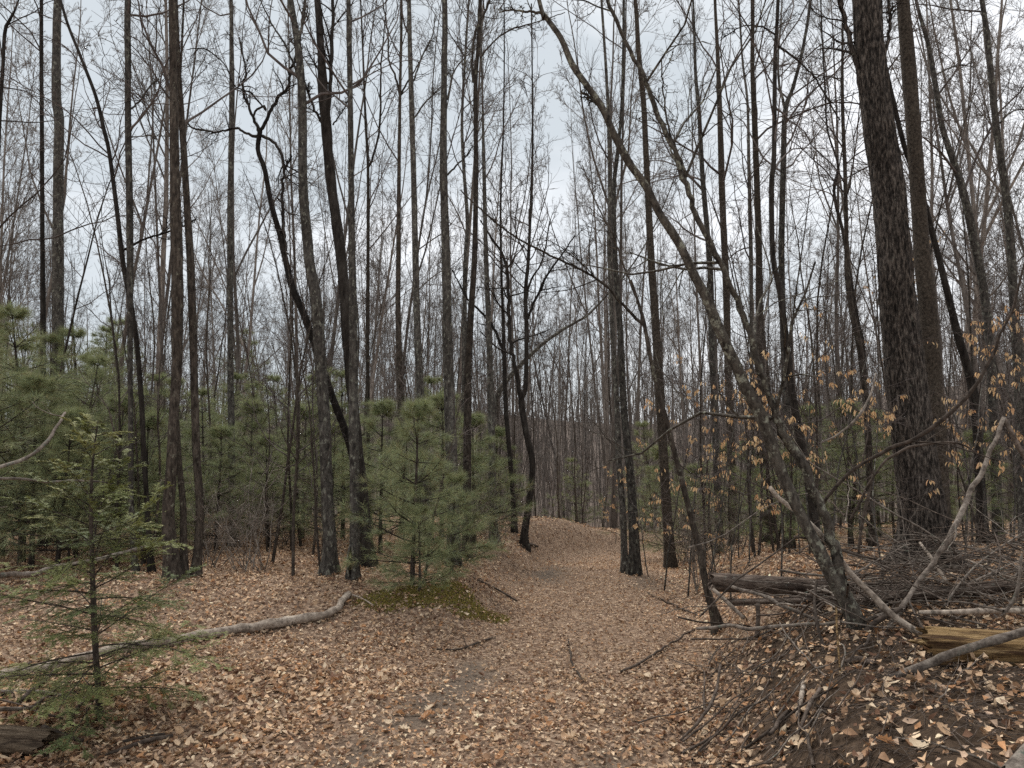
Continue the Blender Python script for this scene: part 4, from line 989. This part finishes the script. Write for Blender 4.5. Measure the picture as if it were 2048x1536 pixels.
# named branches of the brush pile
for pts, m_, D_, tw, lab in [
    ([(2008, 835, 8), (1980, 903, 9), (1956, 955, 9), (1925, 1020, 10), (1906, 1059, 10), (1865, 1126, 10), (1833, 1168, 10), (1805, 1216, 10), (1781, 1248, 8), (1768, 1285, 6), (1765, 1335, 4)], 'dead_grey', (5.3, 4.9), 3, 'pale lichened branch leaning up from the brush pile'),
    ([(2008, 835, 9), (2030, 880, 10), (2060, 930, 11), (2120, 1010, 12), (2200, 1150, 13)], 'dead_brown', (5.3, 5.2), 0, 'dark branch meeting the pale lichened branch at its top'),
    ([(1805, 1216, 9), (1742, 1251, 10), (1697, 1307, 11), (1662, 1352, 11), (1624, 1394, 10), (1571, 1429, 9), (1540, 1466, 7)], 'dead_brown', (4.95, 4.75, 4.4, 3.95), 2, 'dark bent branch running down the bank from the pile'),
    ([(1640, 1378, 8), (1620, 1408, 8), (1599, 1461, 7), (1580, 1500, 5)], 'dead_brown', (4.2, 3.75), 0, 'dark side branch ending on leaves at the bank foot'),
    ([(2140, 1228, 19), (2048, 1262, 17), (1906, 1307, 16), (1864, 1325, 16), (1795, 1352, 15), (1686, 1395, 12)], 'dead_grey', (3.9, 4.0, 4.05), 0, 'long grey branch lying across the yellow rotten log'),
    ([(1540, 975, 8), (1564, 1000, 9), (1600, 1030, 10), (1645, 1073, 11), (1690, 1133, 12), (1732, 1178, 13), (1777, 1223, 13), (1837, 1267, 14)], 'dead_pale', (5.3, 4.75), 1, 'pale barkless branch crossing in front of the leaning tree'),
    ([(1463, 1174, 7), (1522, 1190, 8), (1575, 1216, 8), (1645, 1246, 7), (1700, 1270, 5)], 'dead_grey', (5.9, 5.2), 0, 'grey branch slanting down from the overhanging log'),
    ([(1393, 1258, 6), (1463, 1250, 8), (1505, 1258, 8), (1575, 1251, 7), (1638, 1248, 7), (1732, 1241, 7), (1802, 1216, 7)], 'dead_grey', (5.6, 4.95), 0, 'nearly level grey branch below the overhanging log'),
    ([(1425, 1178, 7), (1455, 1205, 8), (1488, 1237, 7)], 'dead_pale', (5.95, 5.8), 0, 'short pale stick under the broken log end'),
    ([(1838, 1224, 9), (1900, 1224, 10), (1980, 1222, 11), (2048, 1222, 12), (2180, 1220, 12)], 'dead_pale', (4.9, 4.8), 0, 'straight pale pole lying above the yellow rotten log'),
    ([(1589, 1073, 4), (1640, 1083, 5), (1697, 1105, 5), (1760, 1120, 4)], 'dead_brown', (5.0, 5.2), 1, 'thin dark stick poking left from the leaning tree'),
    ([(1640, 1012, 6), (1673, 972, 7), (1717, 931, 7), (1775, 900, 8), (1844, 869, 8), (1888, 835, 8), (1950, 773, 7), (1998, 681, 6), (2030, 600, 5), (2060, 480, 4)], 'dead_brown', (5.3, 5.0), 5, 'long dark limb arcing in front of the thick furrowed trunk'),
    ([(1700, 1040, 5), (1752, 945, 5), (1795, 905, 5), (1861, 886, 5), (1920, 888, 4), (1957, 910, 3)], 'dead_brown', (5.5, 5.4), 2, 'thinner limb bowed below the long arcing limb'),
    ([(1642, 886, 3), (1676, 869, 4), (1717, 832, 5), (1741, 787, 4), (1751, 746, 3)], 'dead_grey', (6.0, 6.2), 2, 'thin pale curved twig left of the thick furrowed trunk'),
    ([(1557, 1244, 3), (1590, 1293, 3), (1640, 1342, 3), (1684, 1380, 3)], 'dead_grey', (5.2, 4.1), 0, 'thin pale twig slanting down the bare bank'),
    ([(1791, 1483, 4), (1872, 1499, 5), (1970, 1531, 5), (2060, 1580, 4)], 'dead_grey', None, 0, 'pale twig lying at the foot of the bare bank'),
    ([(1872, 1366, 3), (1865, 1420, 3), (1852, 1487, 3)], 'dead_grey', (3.9, 3.5), 0, 'upright thin twig on the bare bank'),
    ([(1240, 1350, 5), (1290, 1325, 5), (1340, 1292, 4), (1390, 1262, 3)], 'dead_brown', None, 2, 'long dark stick at the track edge below the bank'),
    ([(1360, 1480, 5), (1400, 1440, 6), (1430, 1390, 6), (1440, 1330, 5)], 'dead_brown', (4.2, 4.9), 1, 'dark root stick hanging down the bank edge'),
    ([(1840, 1085, 5), (1865, 1120, 7), (1895, 1168, 7)], 'dead_pale', (5.7, 5.4), 0, 'short pale stick beside the foot of the furrowed trunk'),
    ([(1925, 1116, 4), (1970, 1135, 5), (2020, 1155, 5), (2070, 1165, 5)], 'dead_pale', (5.6, 5.4), 0, 'pale stick on top of the pile near the right edge'),
    ([(2043, 1110, 5), (2038, 1160, 6), (2030, 1195, 7), (2004, 1232, 6)], 'dead_grey', (4.7, 4.7), 0, 'forked pale stick standing near the right edge'),
    ([(1608, 1375, 10), (1600, 1420, 9), (1590, 1450, 6)], 'dead_pale', None, 0, 'short pale root stub on the bank below the leaning tree'),
    ([(1690, 1335, 11), (1720, 1330, 14), (1752, 1340, 8)], 'dead_brown', None, 0, 'gnarled root knuckle at the foot of the leaning tree'),
    ([(1515, 1208, 9), (1516, 1235, 9), (1513, 1275, 10)], 'dead_brown', (5.95, 5.85), 0, 'upright stub propping the overhanging log'),
    ([(1716, 1110, 5), (1722, 1060, 6), (1735, 1000, 6), (1748, 940, 4)], 'dead_brown', (5.4, 5.5), 2, 'upright dark stick rising beside the leaning tree'),
    ([(1672, 1215, 4), (1676, 1290, 4), (1681, 1372, 4)], 'rot', (4.7, 4.2), 0, 'upright orange tinted dead stem in front of leaning tree'),
    ([(1632, 1160, 5), (1628, 1210, 6), (1638, 1260, 5), (1650, 1320, 4)], 'dead_brown', (5.1, 4.7), 1, 'dark wavy stem left of the leaning tree foot'),
    ([(1137, 1283, 3), (1142, 1321, 4), (1152, 1345, 4), (1167, 1368, 3)], 'dead_brown', None, 0, 'curved dark twig lying on the leaves mid track'),
    ([(868, 1303, 3), (915, 1304, 4), (950, 1292, 4), (990, 1278, 3)], 'dead_brown', None, 3, 'dark twig lying across the leaves left of mid track'),
    ([(606, 1285, 5), (600, 1298, 5), (594, 1310, 3)], 'dead_brown', (6.7, 6.5), 0, 'small dark stub standing in the leaves'),
    ([(690, 1190, 3), (720, 1199, 3), (747, 1215, 3)], 'dead_pale', None, 0, 'thin pale twig beside the hollow trunk'),
    ([(945, 1158, 3), (985, 1178, 4), (1035, 1205, 3)], 'dead_brown', None, 2, 'thin stick on the mossy bank edge'),
    ([(1052, 1095, 6), (1060, 1093, 6), (1075, 1096, 4)], 'dead_brown', None, 0, 'short dark stick on the far bank slope'),
    ([(1295, 1190, 3), (1340, 1210, 3), (1400, 1237, 3)], 'dead_brown', None, 1, 'thin twig along the right edge of the track'),
]:
    stick('dead_branch', lab, pts, m_, D_, twigs=tw, lift=.012 if D_ is None else 0)
gBr = 'thin sticks tangled in the brush pile'
for k in range(300):
    px = rng.uniform(1460, 2100) if k % 2 == 0 else rng.uniform(1690, 2120); D_ = rng.uniform(4.9, 7.0)
    x, y = (px - 1024) / F * D_, D_
    z = h1(x, y) + abs(rng.normal(0, .20)) + .03
    L = rng.uniform(.4, 1.7); a = rng.uniform(0, 6.28); el = rng.normal(.05, .28)
    mb = MB()
    P, R = grow(np.zeros((1, 3)) - .5 * L * np.array([[math.cos(a), math.sin(a), 0]]), np.array([[math.cos(a), math.sin(a), el]]), np.array([L]), np.array([rng.uniform(.0025, .009)]), 10, .09, -.03, .4)
    tubes(P, R, 6, mb, rough=.1, rs=20.)
    if k % 2:
        a_, d_, l_, r_ = spawn(P, R, 4, .2, .95, 42, 12, .4, .6, .0018); P2, R2 = grow(a_, d_, l_, r_, 6, .12, 0, .4); tubes(P2, R2, 4, mb)
    o = mb.build('dead_stick', M[('dead_grey', 'dead_grey', 'dead_brown', 'dead_brown')[k % 4]], origin=(0, 0, 0)); o.location = (x, y, z)
    lab = {0: 'thin grey stick tangled in the brush pile', 1: 'thin forking grey stick tangled in the brush pile', 2: 'thin brown unforked stick tangled in the brush pile', 3: 'thin forking brown stick tangled in the brush pile'}[k % 4]
    tag(o, lab, 'stick', gBr)

for k in range(46):
    D_ = rng.uniform(3.6, 6.2); x = np.interp(D_, _ry, _rx) + rng.uniform(.1, 1.7)
    L = rng.uniform(.35, 1.1); a = rng.normal(.75, .45) + (math.pi if k % 5 == 0 else 0)
    P, R = grow(np.array([[x - .5 * L * math.cos(a), D_ - .5 * L * math.sin(a), 0]]), np.array([[math.cos(a), math.sin(a), 0]]), np.array([L]), np.array([rng.uniform(.0025, .010)]), 14, .10, 0, .4)
    P[..., 2] = H(P[..., 0], P[..., 1]) + R + .012 + .02 * np.sin(np.linspace(0, 3, 14)) + np.linspace(0, rng.uniform(0, .10), 14)
    c0 = P[0].mean(0); mb = MB(); tubes(P, R, 6, mb, rough=.2, rs=22.)
    if k % 2:
        a_, d_, l_, r_ = spawn(P, R, 3, .2, .95, 40, 12, .35, .6, .0015); P2, R2 = grow(a_, d_, l_, r_, 6, .12, .02, .4); tubes(P2, R2, 4, mb)
    o = mb.build('dead_stick', M[('dead_brown', 'dead_brown', 'dead_grey')[k % 3]], origin=c0)
    tag(o, 'forking thin stick lying down the slope of the bare bank' if k % 2 else 'plain thin stick lying down the slope of the bare bank', 'stick', 'sticks on the bank slope')

# fine twig and root litter on the bare bank
mb = MB(); n = 0
B = 1900
px = rng.uniform(1330, 2100, B); py = rng.uniform(1180, 1536, B)
yy = rng.uniform(3.0, 6.6, B); xx = (px - 1024) / F * yy
tt_ = xx - np.interp(yy, _ry, _rx); ok = (tt_ > .0) & (tt_ < 2.6)
xx, yy = xx[ok], yy[ok]; B = len(xx)
a = rng.normal(.9, .9, B)
st = np.c_[xx, yy, H(xx, yy) + .008]
P, R = grow(st, np.c_[np.cos(a), np.sin(a), np.full(B, .08)], rng.uniform(.08, .40, B), rng.uniform(.0012, .0032, B), 6, .16, .0, .5)
zz = H(P[..., 0], P[..., 1]); P[..., 2] = np.maximum(zz + .003, P[..., 2] * .3 + .7 * (zz + .018))
tubes(P, R, 3, mb)
tag(mb.build('twig_litter', M['dead_brown']), 'fine brown twigs and rootlets littering the bare bank', 'twigs', kind='stuff')

# ------------------------------------------------------------------ beech saplings still holding pale leaves
def beech_leaf(k):
    n = 6; x = np.linspace(0, 1, n); wd = np.sin(np.pi * np.clip(x, .03, .985)) ** .8 * .17
    L = .052
    fold = .35 + .5 * k
    curl = -.55 * (k - .15) * x ** 2
    v = []
    for i in range(n): v += [[x[i] * L, -wd[i] * L, (fold * wd[i] + curl[i]) * L], [x[i] * L, 0, curl[i] * L], [x[i] * L, wd[i] * L, (fold * wd[i] * .8 + curl[i]) * L]]
    q = []
    for i in range(n - 1):
        a = i * 3; q += [[a, a + 3, a + 4, a + 1], [a + 1, a + 4, a + 5, a + 2]]
    return MB().add(v, q)
BLM = [beech_leaf(k * .4).mesh('beech_leaf', M_BL[k]) for k in range(3)] + [beech_leaf(.9).mesh('beech_leaf', M_BL[0]), beech_leaf(.6).mesh('beech_leaf', M_BL[2])]
def beech(px, D, Ht, nl, label, lean=0.0, zlo=.2):
    x, y = (px - 1024) / F * D, D; base = np.array([x, y, h1(x, y) - .02])
    root = empty('beech_sapling', base, label, 'beech')
    P, R = grow(np.zeros((1, 3)), np.array([[lean, 0, 1.]]), np.array([Ht]), np.array([.004 + .0024 * Ht]), 12, .07, .03, .25)
    mb = MB(); tubes(P, R, 7, mb); mb.build('stem', M['bark_grey'], root)
    bb = MB()
    a_, d_, l_, r_ = spawn(P, R, 13, zlo, .98, 62, 12, .34, .5, .003, .5)
    P1, R1 = grow(a_, d_, l_, r_, 8, .10, .02, .3); tubes(P1, R1, 4, bb)
    a_, d_, l_, r_ = spawn(P1, R1, 6, .25, .98, 45, 12, .42, .6, .0028); d_[:, 2] *= .4
    P2, R2 = grow(a_, d_, l_, r_, 5, .10, .01, .5); tubes(P2, R2, 3, bb)
    a_, d_, l_, r_ = spawn(P2, R2, 2, .3, .98, 45, 12, .5, .6, .0015)
    P3, R3 = grow(a_, d_, l_, r_, 3, .1, 0, .5); tubes(P3, R3, 3, bb)
    br = bb.build('crown', M['twig'], root)
    # sprays of hanging leaves along a few of the twigs
    k = 0
    for c_ in rng.permutation(len(P2)):
        if k >= nl * 2.6: break
        if rng.uniform() < .3: continue
        tw_ = unit(P2[c_, -1] - P2[c_, 0]); m = rng.integers(3, 8); az0 = math.atan2(tw_[1], tw_[0])
        for j in range(m):
            f_ = 4 * (.35 + .65 * j / m); k0 = min(int(f_), 3)
            q = P2[c_, k0] * (1 - f_ + k0) + P2[c_, k0 + 1] * (f_ - k0)
            o = bpy.data.objects.new('leaf', BLM[rng.integers(5)]); COL.objects.link(o); o.parent = br
            o.location = q; s_ = rng.uniform(.65, 1.2); o.scale = (s_, s_ * rng.uniform(.7, 1.1), s_)
            o.rotation_euler = (rng.normal(0, .4), rng.uniform(.55, 1.35), az0 + (.8 if j % 2 else -.8) + rng.normal(0, .35)); k += 1
for px, D, Ht, nl, lean, lab in [
    (1322, 9.6, 2.7, 44, -.05, 'beech sapling with pale leaves beside the paired trunks at the track'),
    (1368, 9.0, 2.9, 50, -.15, 'beech sapling with pale leaves behind the thin arching tree'),
    (1402, 8.3, 2.6, 42, .05, 'beech sapling with copper leaves right of the thin arching tree'),
    (1452, 7.6, 2.2, 44, .0, 'beech sapling with pale leaves above the broken log end'),
    (1490, 8.6, 2.6, 40, .05, 'beech sapling holding gold leaves left of the leaning stems'),
    (1552, 7.4, 2.2, 40, .0, 'low beech sapling with leaves under the leaning stems'),
    (1610, 8.2, 2.7, 48, .05, 'beech sapling with gold leaves by the slim curving trunk'),
    (1655, 7.4, 2.8, 52, .0, 'leafy beech sapling between the lean and the thick furrowed trunk'),
    (1712, 8.8, 3.0, 44, -.05, 'beech sapling with gold leaves just left of the furrowed trunk'),
    (1752, 6.6, 1.9, 30, -.05, 'small beech sapling in front of the furrowed trunk foot'),
    (1915, 8.0, 2.9, 52, .1, 'leafy beech sapling just right of the scaly trunk'),
    (1962, 7.3, 2.7, 60, .0, 'densely leaved beech sapling by the slanting dark trunk'),
    (2010, 7.8, 3.0, 52, .05, 'leafy beech sapling near the right edge behind the pale branch'),
    (2050, 6.6, 2.4, 40, .0, 'beech sapling cut off by the right edge'),
    (1930, 10.5, 4.9, 40, .15, 'tall beech sapling with leaves high behind the slanting trunk'),
    (1292, 10.6, 1.9, 34, -.1, 'low beech sapling with leaves just right of the paired trunks'),
    (1425, 9.6, 2.2, 40, -.1, 'beech sapling with drooping leaves behind the bank edge tree'),
    (1470, 10.2, 2.0, 40, -.05, 'beech sapling with leaves low behind the broken log end'),
    (1590, 9.6, 2.0, 36, .0, 'short leafy beech sapling behind the slim curving trunk'),
    (1228, 17.5, 1.7, 70, .0, 'bright leafy beech bush at the bend of the track')]:
    beech(px, D, Ht, nl, lab, lean)

# ------------------------------------------------------------------ moss on the low bank
B = 26000
mx_ = rng.uniform(-1.75, .15, B); my = rng.uniform(7.0, 9.3, B)
dens = n2(mx_, my, 1.6, 3.) * .6 + n2(mx_, my, 5., 4.) * .35 - ((mx_ + .75) / .8) ** 2 - ((my - 7.75) / .5) ** 2 + .75
s_ = np.interp(my, _cy, _cx) - mx_
ok = (dens > rng.uniform(-.2, .25, B)) & (s_ > .75); mx_, my = mx_[ok], my[ok]; B = len(mx_)
P0 = np.c_[mx_, my, H(mx_, my) + .004]
mb = MB(); needles(mb, P0, np.tile([0, 0, 1.], (B, 1)), 4, .020, .005, (10, 75), [(.22, .185, .045), (.28, .23, .055), (.18, .17, .055), (.24, .175, .06)])
tag(mb.build('moss', M['moss'], shade=False), 'yellow green moss cushion on the low bank beside the track', 'moss', kind='stuff')

# ------------------------------------------------------------------ fallen leaves
def leaf_template(kind):
    """outline (6) and a centre vertex; unit length along x"""
    th = np.linspace(0, 2 * math.pi, 7)[:-1]
    if kind == 0: r_ = np.array([.5, .38, .27, .5, .40, .25])          # lobed
    elif kind == 1: r_ = np.array([.5, .28, .27, .5, .29, .26])         # elliptic
    else: r_ = np.array([.40, .43, .30, .36, .42, .27])                # ragged piece
    o = np.stack([np.cos(th) * r_, np.sin(th) * r_ * .9, np.zeros(6)], -1)
    return np.vstack([o, [[0, 0, 0]]])
TRI = np.array([[k, (k + 1) % 6, 6] for k in range(6)])
QUAD = np.array([[0, 1, 4], [1, 2, 4], [2, 3, 4], [3, 0, 4]])
def scrap_template(kind):
    o = [[[.5, .02, 0], [.05, .30, 0], [-.5, -.03, 0], [-.02, -.27, 0], [0, 0, 0]],
         [[.45, .10, 0], [-.12, .36, 0], [-.42, -.12, 0], [.15, -.36, 0], [0, 0, 0]],
         [[.5, 0, 0], [.0, .20, 0], [-.5, 0, 0], [.06, -.22, 0], [0, 0, 0]]]
    return np.array(o[kind])
NL = 1000000
u = rng.uniform(size=NL)
yy = 2.6 + 30 * u ** 1.6
px = rng.uniform(-320, 2370, NL)
xx = (px - 1024) / F * yy
# thin out by distance so that near ground is covered and far ground speckled
want = np.interp(yy, [2.6, 5, 8, 12, 16, 24, 33], [1800, 1800, 1150, 580, 280, 60, 14])
have = NL / (2690 / F * yy) * (1 / (30 * 1.6 * ((yy - 2.6) / 30 + 1e-4) ** (.6 / 1.6)))
keep = rng.uniform(size=NL) < want / have
keep &= rng.uniform(size=NL) > .62 * soilmask(xx, yy)
keep &= rng.uniform(size=NL) > .72 * gravmask(xx, yy)
md = n2(xx, yy, 1.6, 3.) * .6 + n2(xx, yy, 5., 4.) * .35 - ((xx + .75) / .8) ** 2 - ((yy - 7.75) / .5) ** 2 + .75
keep &= ~((md > rng.uniform(-.05, .5, NL)) & (rng.uniform(size=NL) < .8) & (np.interp(yy, _cy, _cx) - xx > .95))
keep &= (n2(xx, yy, .7, 9.) + .5 * n2(xx, yy, 2.5, 8.)) > rng.uniform(-2.0, -.3, NL)
xx, yy = xx[keep], yy[keep]
K = len(xx)
def frames(x, y, K, tilt):
    e_ = .03
    nz = np.stack([-(H(x + e_, y) - H(x - e_, y)) / (2 * e_), -(H(x, y + e_) - H(x, y - e_)) / (2 * e_), np.ones(K)], -1)
    nz = unit(unit(nz) + tilt * rng.normal(size=(K, 3)))
    ax = unit(np.cross(nz, rng.normal(size=(K, 3))))
    return ax, np.cross(nz, ax), nz
mb = MB()
whole = (yy < 6) & (rng.uniform(size=K) < .3)
for sel, T3, tmpl in ((whole, TRI, leaf_template), (~whole, QUAD, scrap_template)):
    x, y = xx[sel], yy[sel]; k = len(x)
    nv = T3.max() + 1
    ax, ay, az_ = frames(x, y, k, .30)
    cdist = np.abs(x - np.interp(y, _cy, _cx))
    size = rng.uniform(.032, .066, k) if nv == 7 else .014 + .036 * rng.uniform(size=k) ** 1.4
    size = size * np.interp(y, [3, 10, 20], [1.0, 1.0, 1.5]) * np.interp(cdist, [0, .8, 1.5], [.70, .78, 1.12])
    tm = np.stack([tmpl(q) for q in range(3)])[rng.integers(3, size=k)]
    tm = tm + .06 * rng.normal(size=tm.shape) * np.array([1, 1, .8])
    curl = rng.normal(.6, 1.0, k)[:, None]; bend = rng.normal(.2, .8, k)[:, None]
    tm[..., 2] += curl * tm[..., 1] ** 2 * 1.4 + bend * tm[..., 0] ** 2 * .9
    tm[:, -1, 2] -= .08
    v = (ax[:, None] * tm[..., :1] + ay[:, None] * tm[..., 1:2] + az_[:, None] * tm[..., 2:]) * size[:, None, None]
    v = v + np.c_[x, y, H(x, y) + rng.uniform(.003, .03, k)][:, None, :]
    pc = np.array(LEAFC)[rng.choice(7, size=k, p=[.24, .14, .22, .16, .05, .14, .05])] * rng.uniform(.72, 1.2, (k, 1))
    pc = np.clip(pc * (1.08 + .22 * n2(x, y, .8, 12.)[:, None]), 0, .85)
    mb.add(v, None, (T3[None] + nv * np.arange(k)[:, None, None]), np.repeat(pc, nv, axis=0))
ll = mb.build('leaf_litter', M['leaf'], GROUND, shade=True)
ll['kind'] = 'stuff'; ll['label'] = 'tan and brown dead leaves carpeting the forest floor'

# the largest leaves in view, one by one
def big_leaf(k):
    lob = rng.uniform(.5, 1.0)
    n = 9; x = np.linspace(-.5, .5, n)
    w_ = .30 * np.cos(np.pi * x * .93) ** .6 * (1 + .42 * lob * np.where(np.arange(n) % 2, .5, -.6)); w_[0] = .012; w_[-1] = .03
    cu = rng.normal(.9, .8); be = rng.normal(.3, .6); tw = rng.normal(0, .5)
    vs = []
    for i in range(n):
        for s_, f_ in ((-1, 1), (0, 0), (1, 1)):
            y_ = s_ * w_[i] * rng.uniform(.85, 1.15)
            vs.append([x[i] + .03 * abs(s_), y_, cu * y_ * y_ * 1.6 + be * x[i] ** 2 + tw * x[i] * y_ - (.02 if s_ == 0 else 0)])
    q = []
    for i in range(n - 1):
        a = 3 * i; q += [[a, a + 1, a + 4, a + 3], [a + 1, a + 2, a + 5, a + 4]]
    return MB().add(vs, q)
BIG = [big_leaf(k).mesh('oak_leaf', M_GL[k % 7]) for k in range(21)]
n = 0
while n < 300:
    px, py = rng.uniform(20, 2030), rng.uniform(1330, 1534)
    p = ground(px, py)
    if rng.uniform() < .75 * soilmask(p[:1], p[1:2])[0]: continue
    o = bpy.data.objects.new('leaf', BIG[rng.integers(21)]); COL.objects.link(o); o.parent = GROUND
    o.location = p + np.array([0, 0, .022]); s_ = rng.uniform(.05, .08); o.scale = (s_,) * 3
    o.rotation_euler = (rng.normal(0, .35), rng.normal(0, .35), rng.uniform(0, 6.28)); n += 1
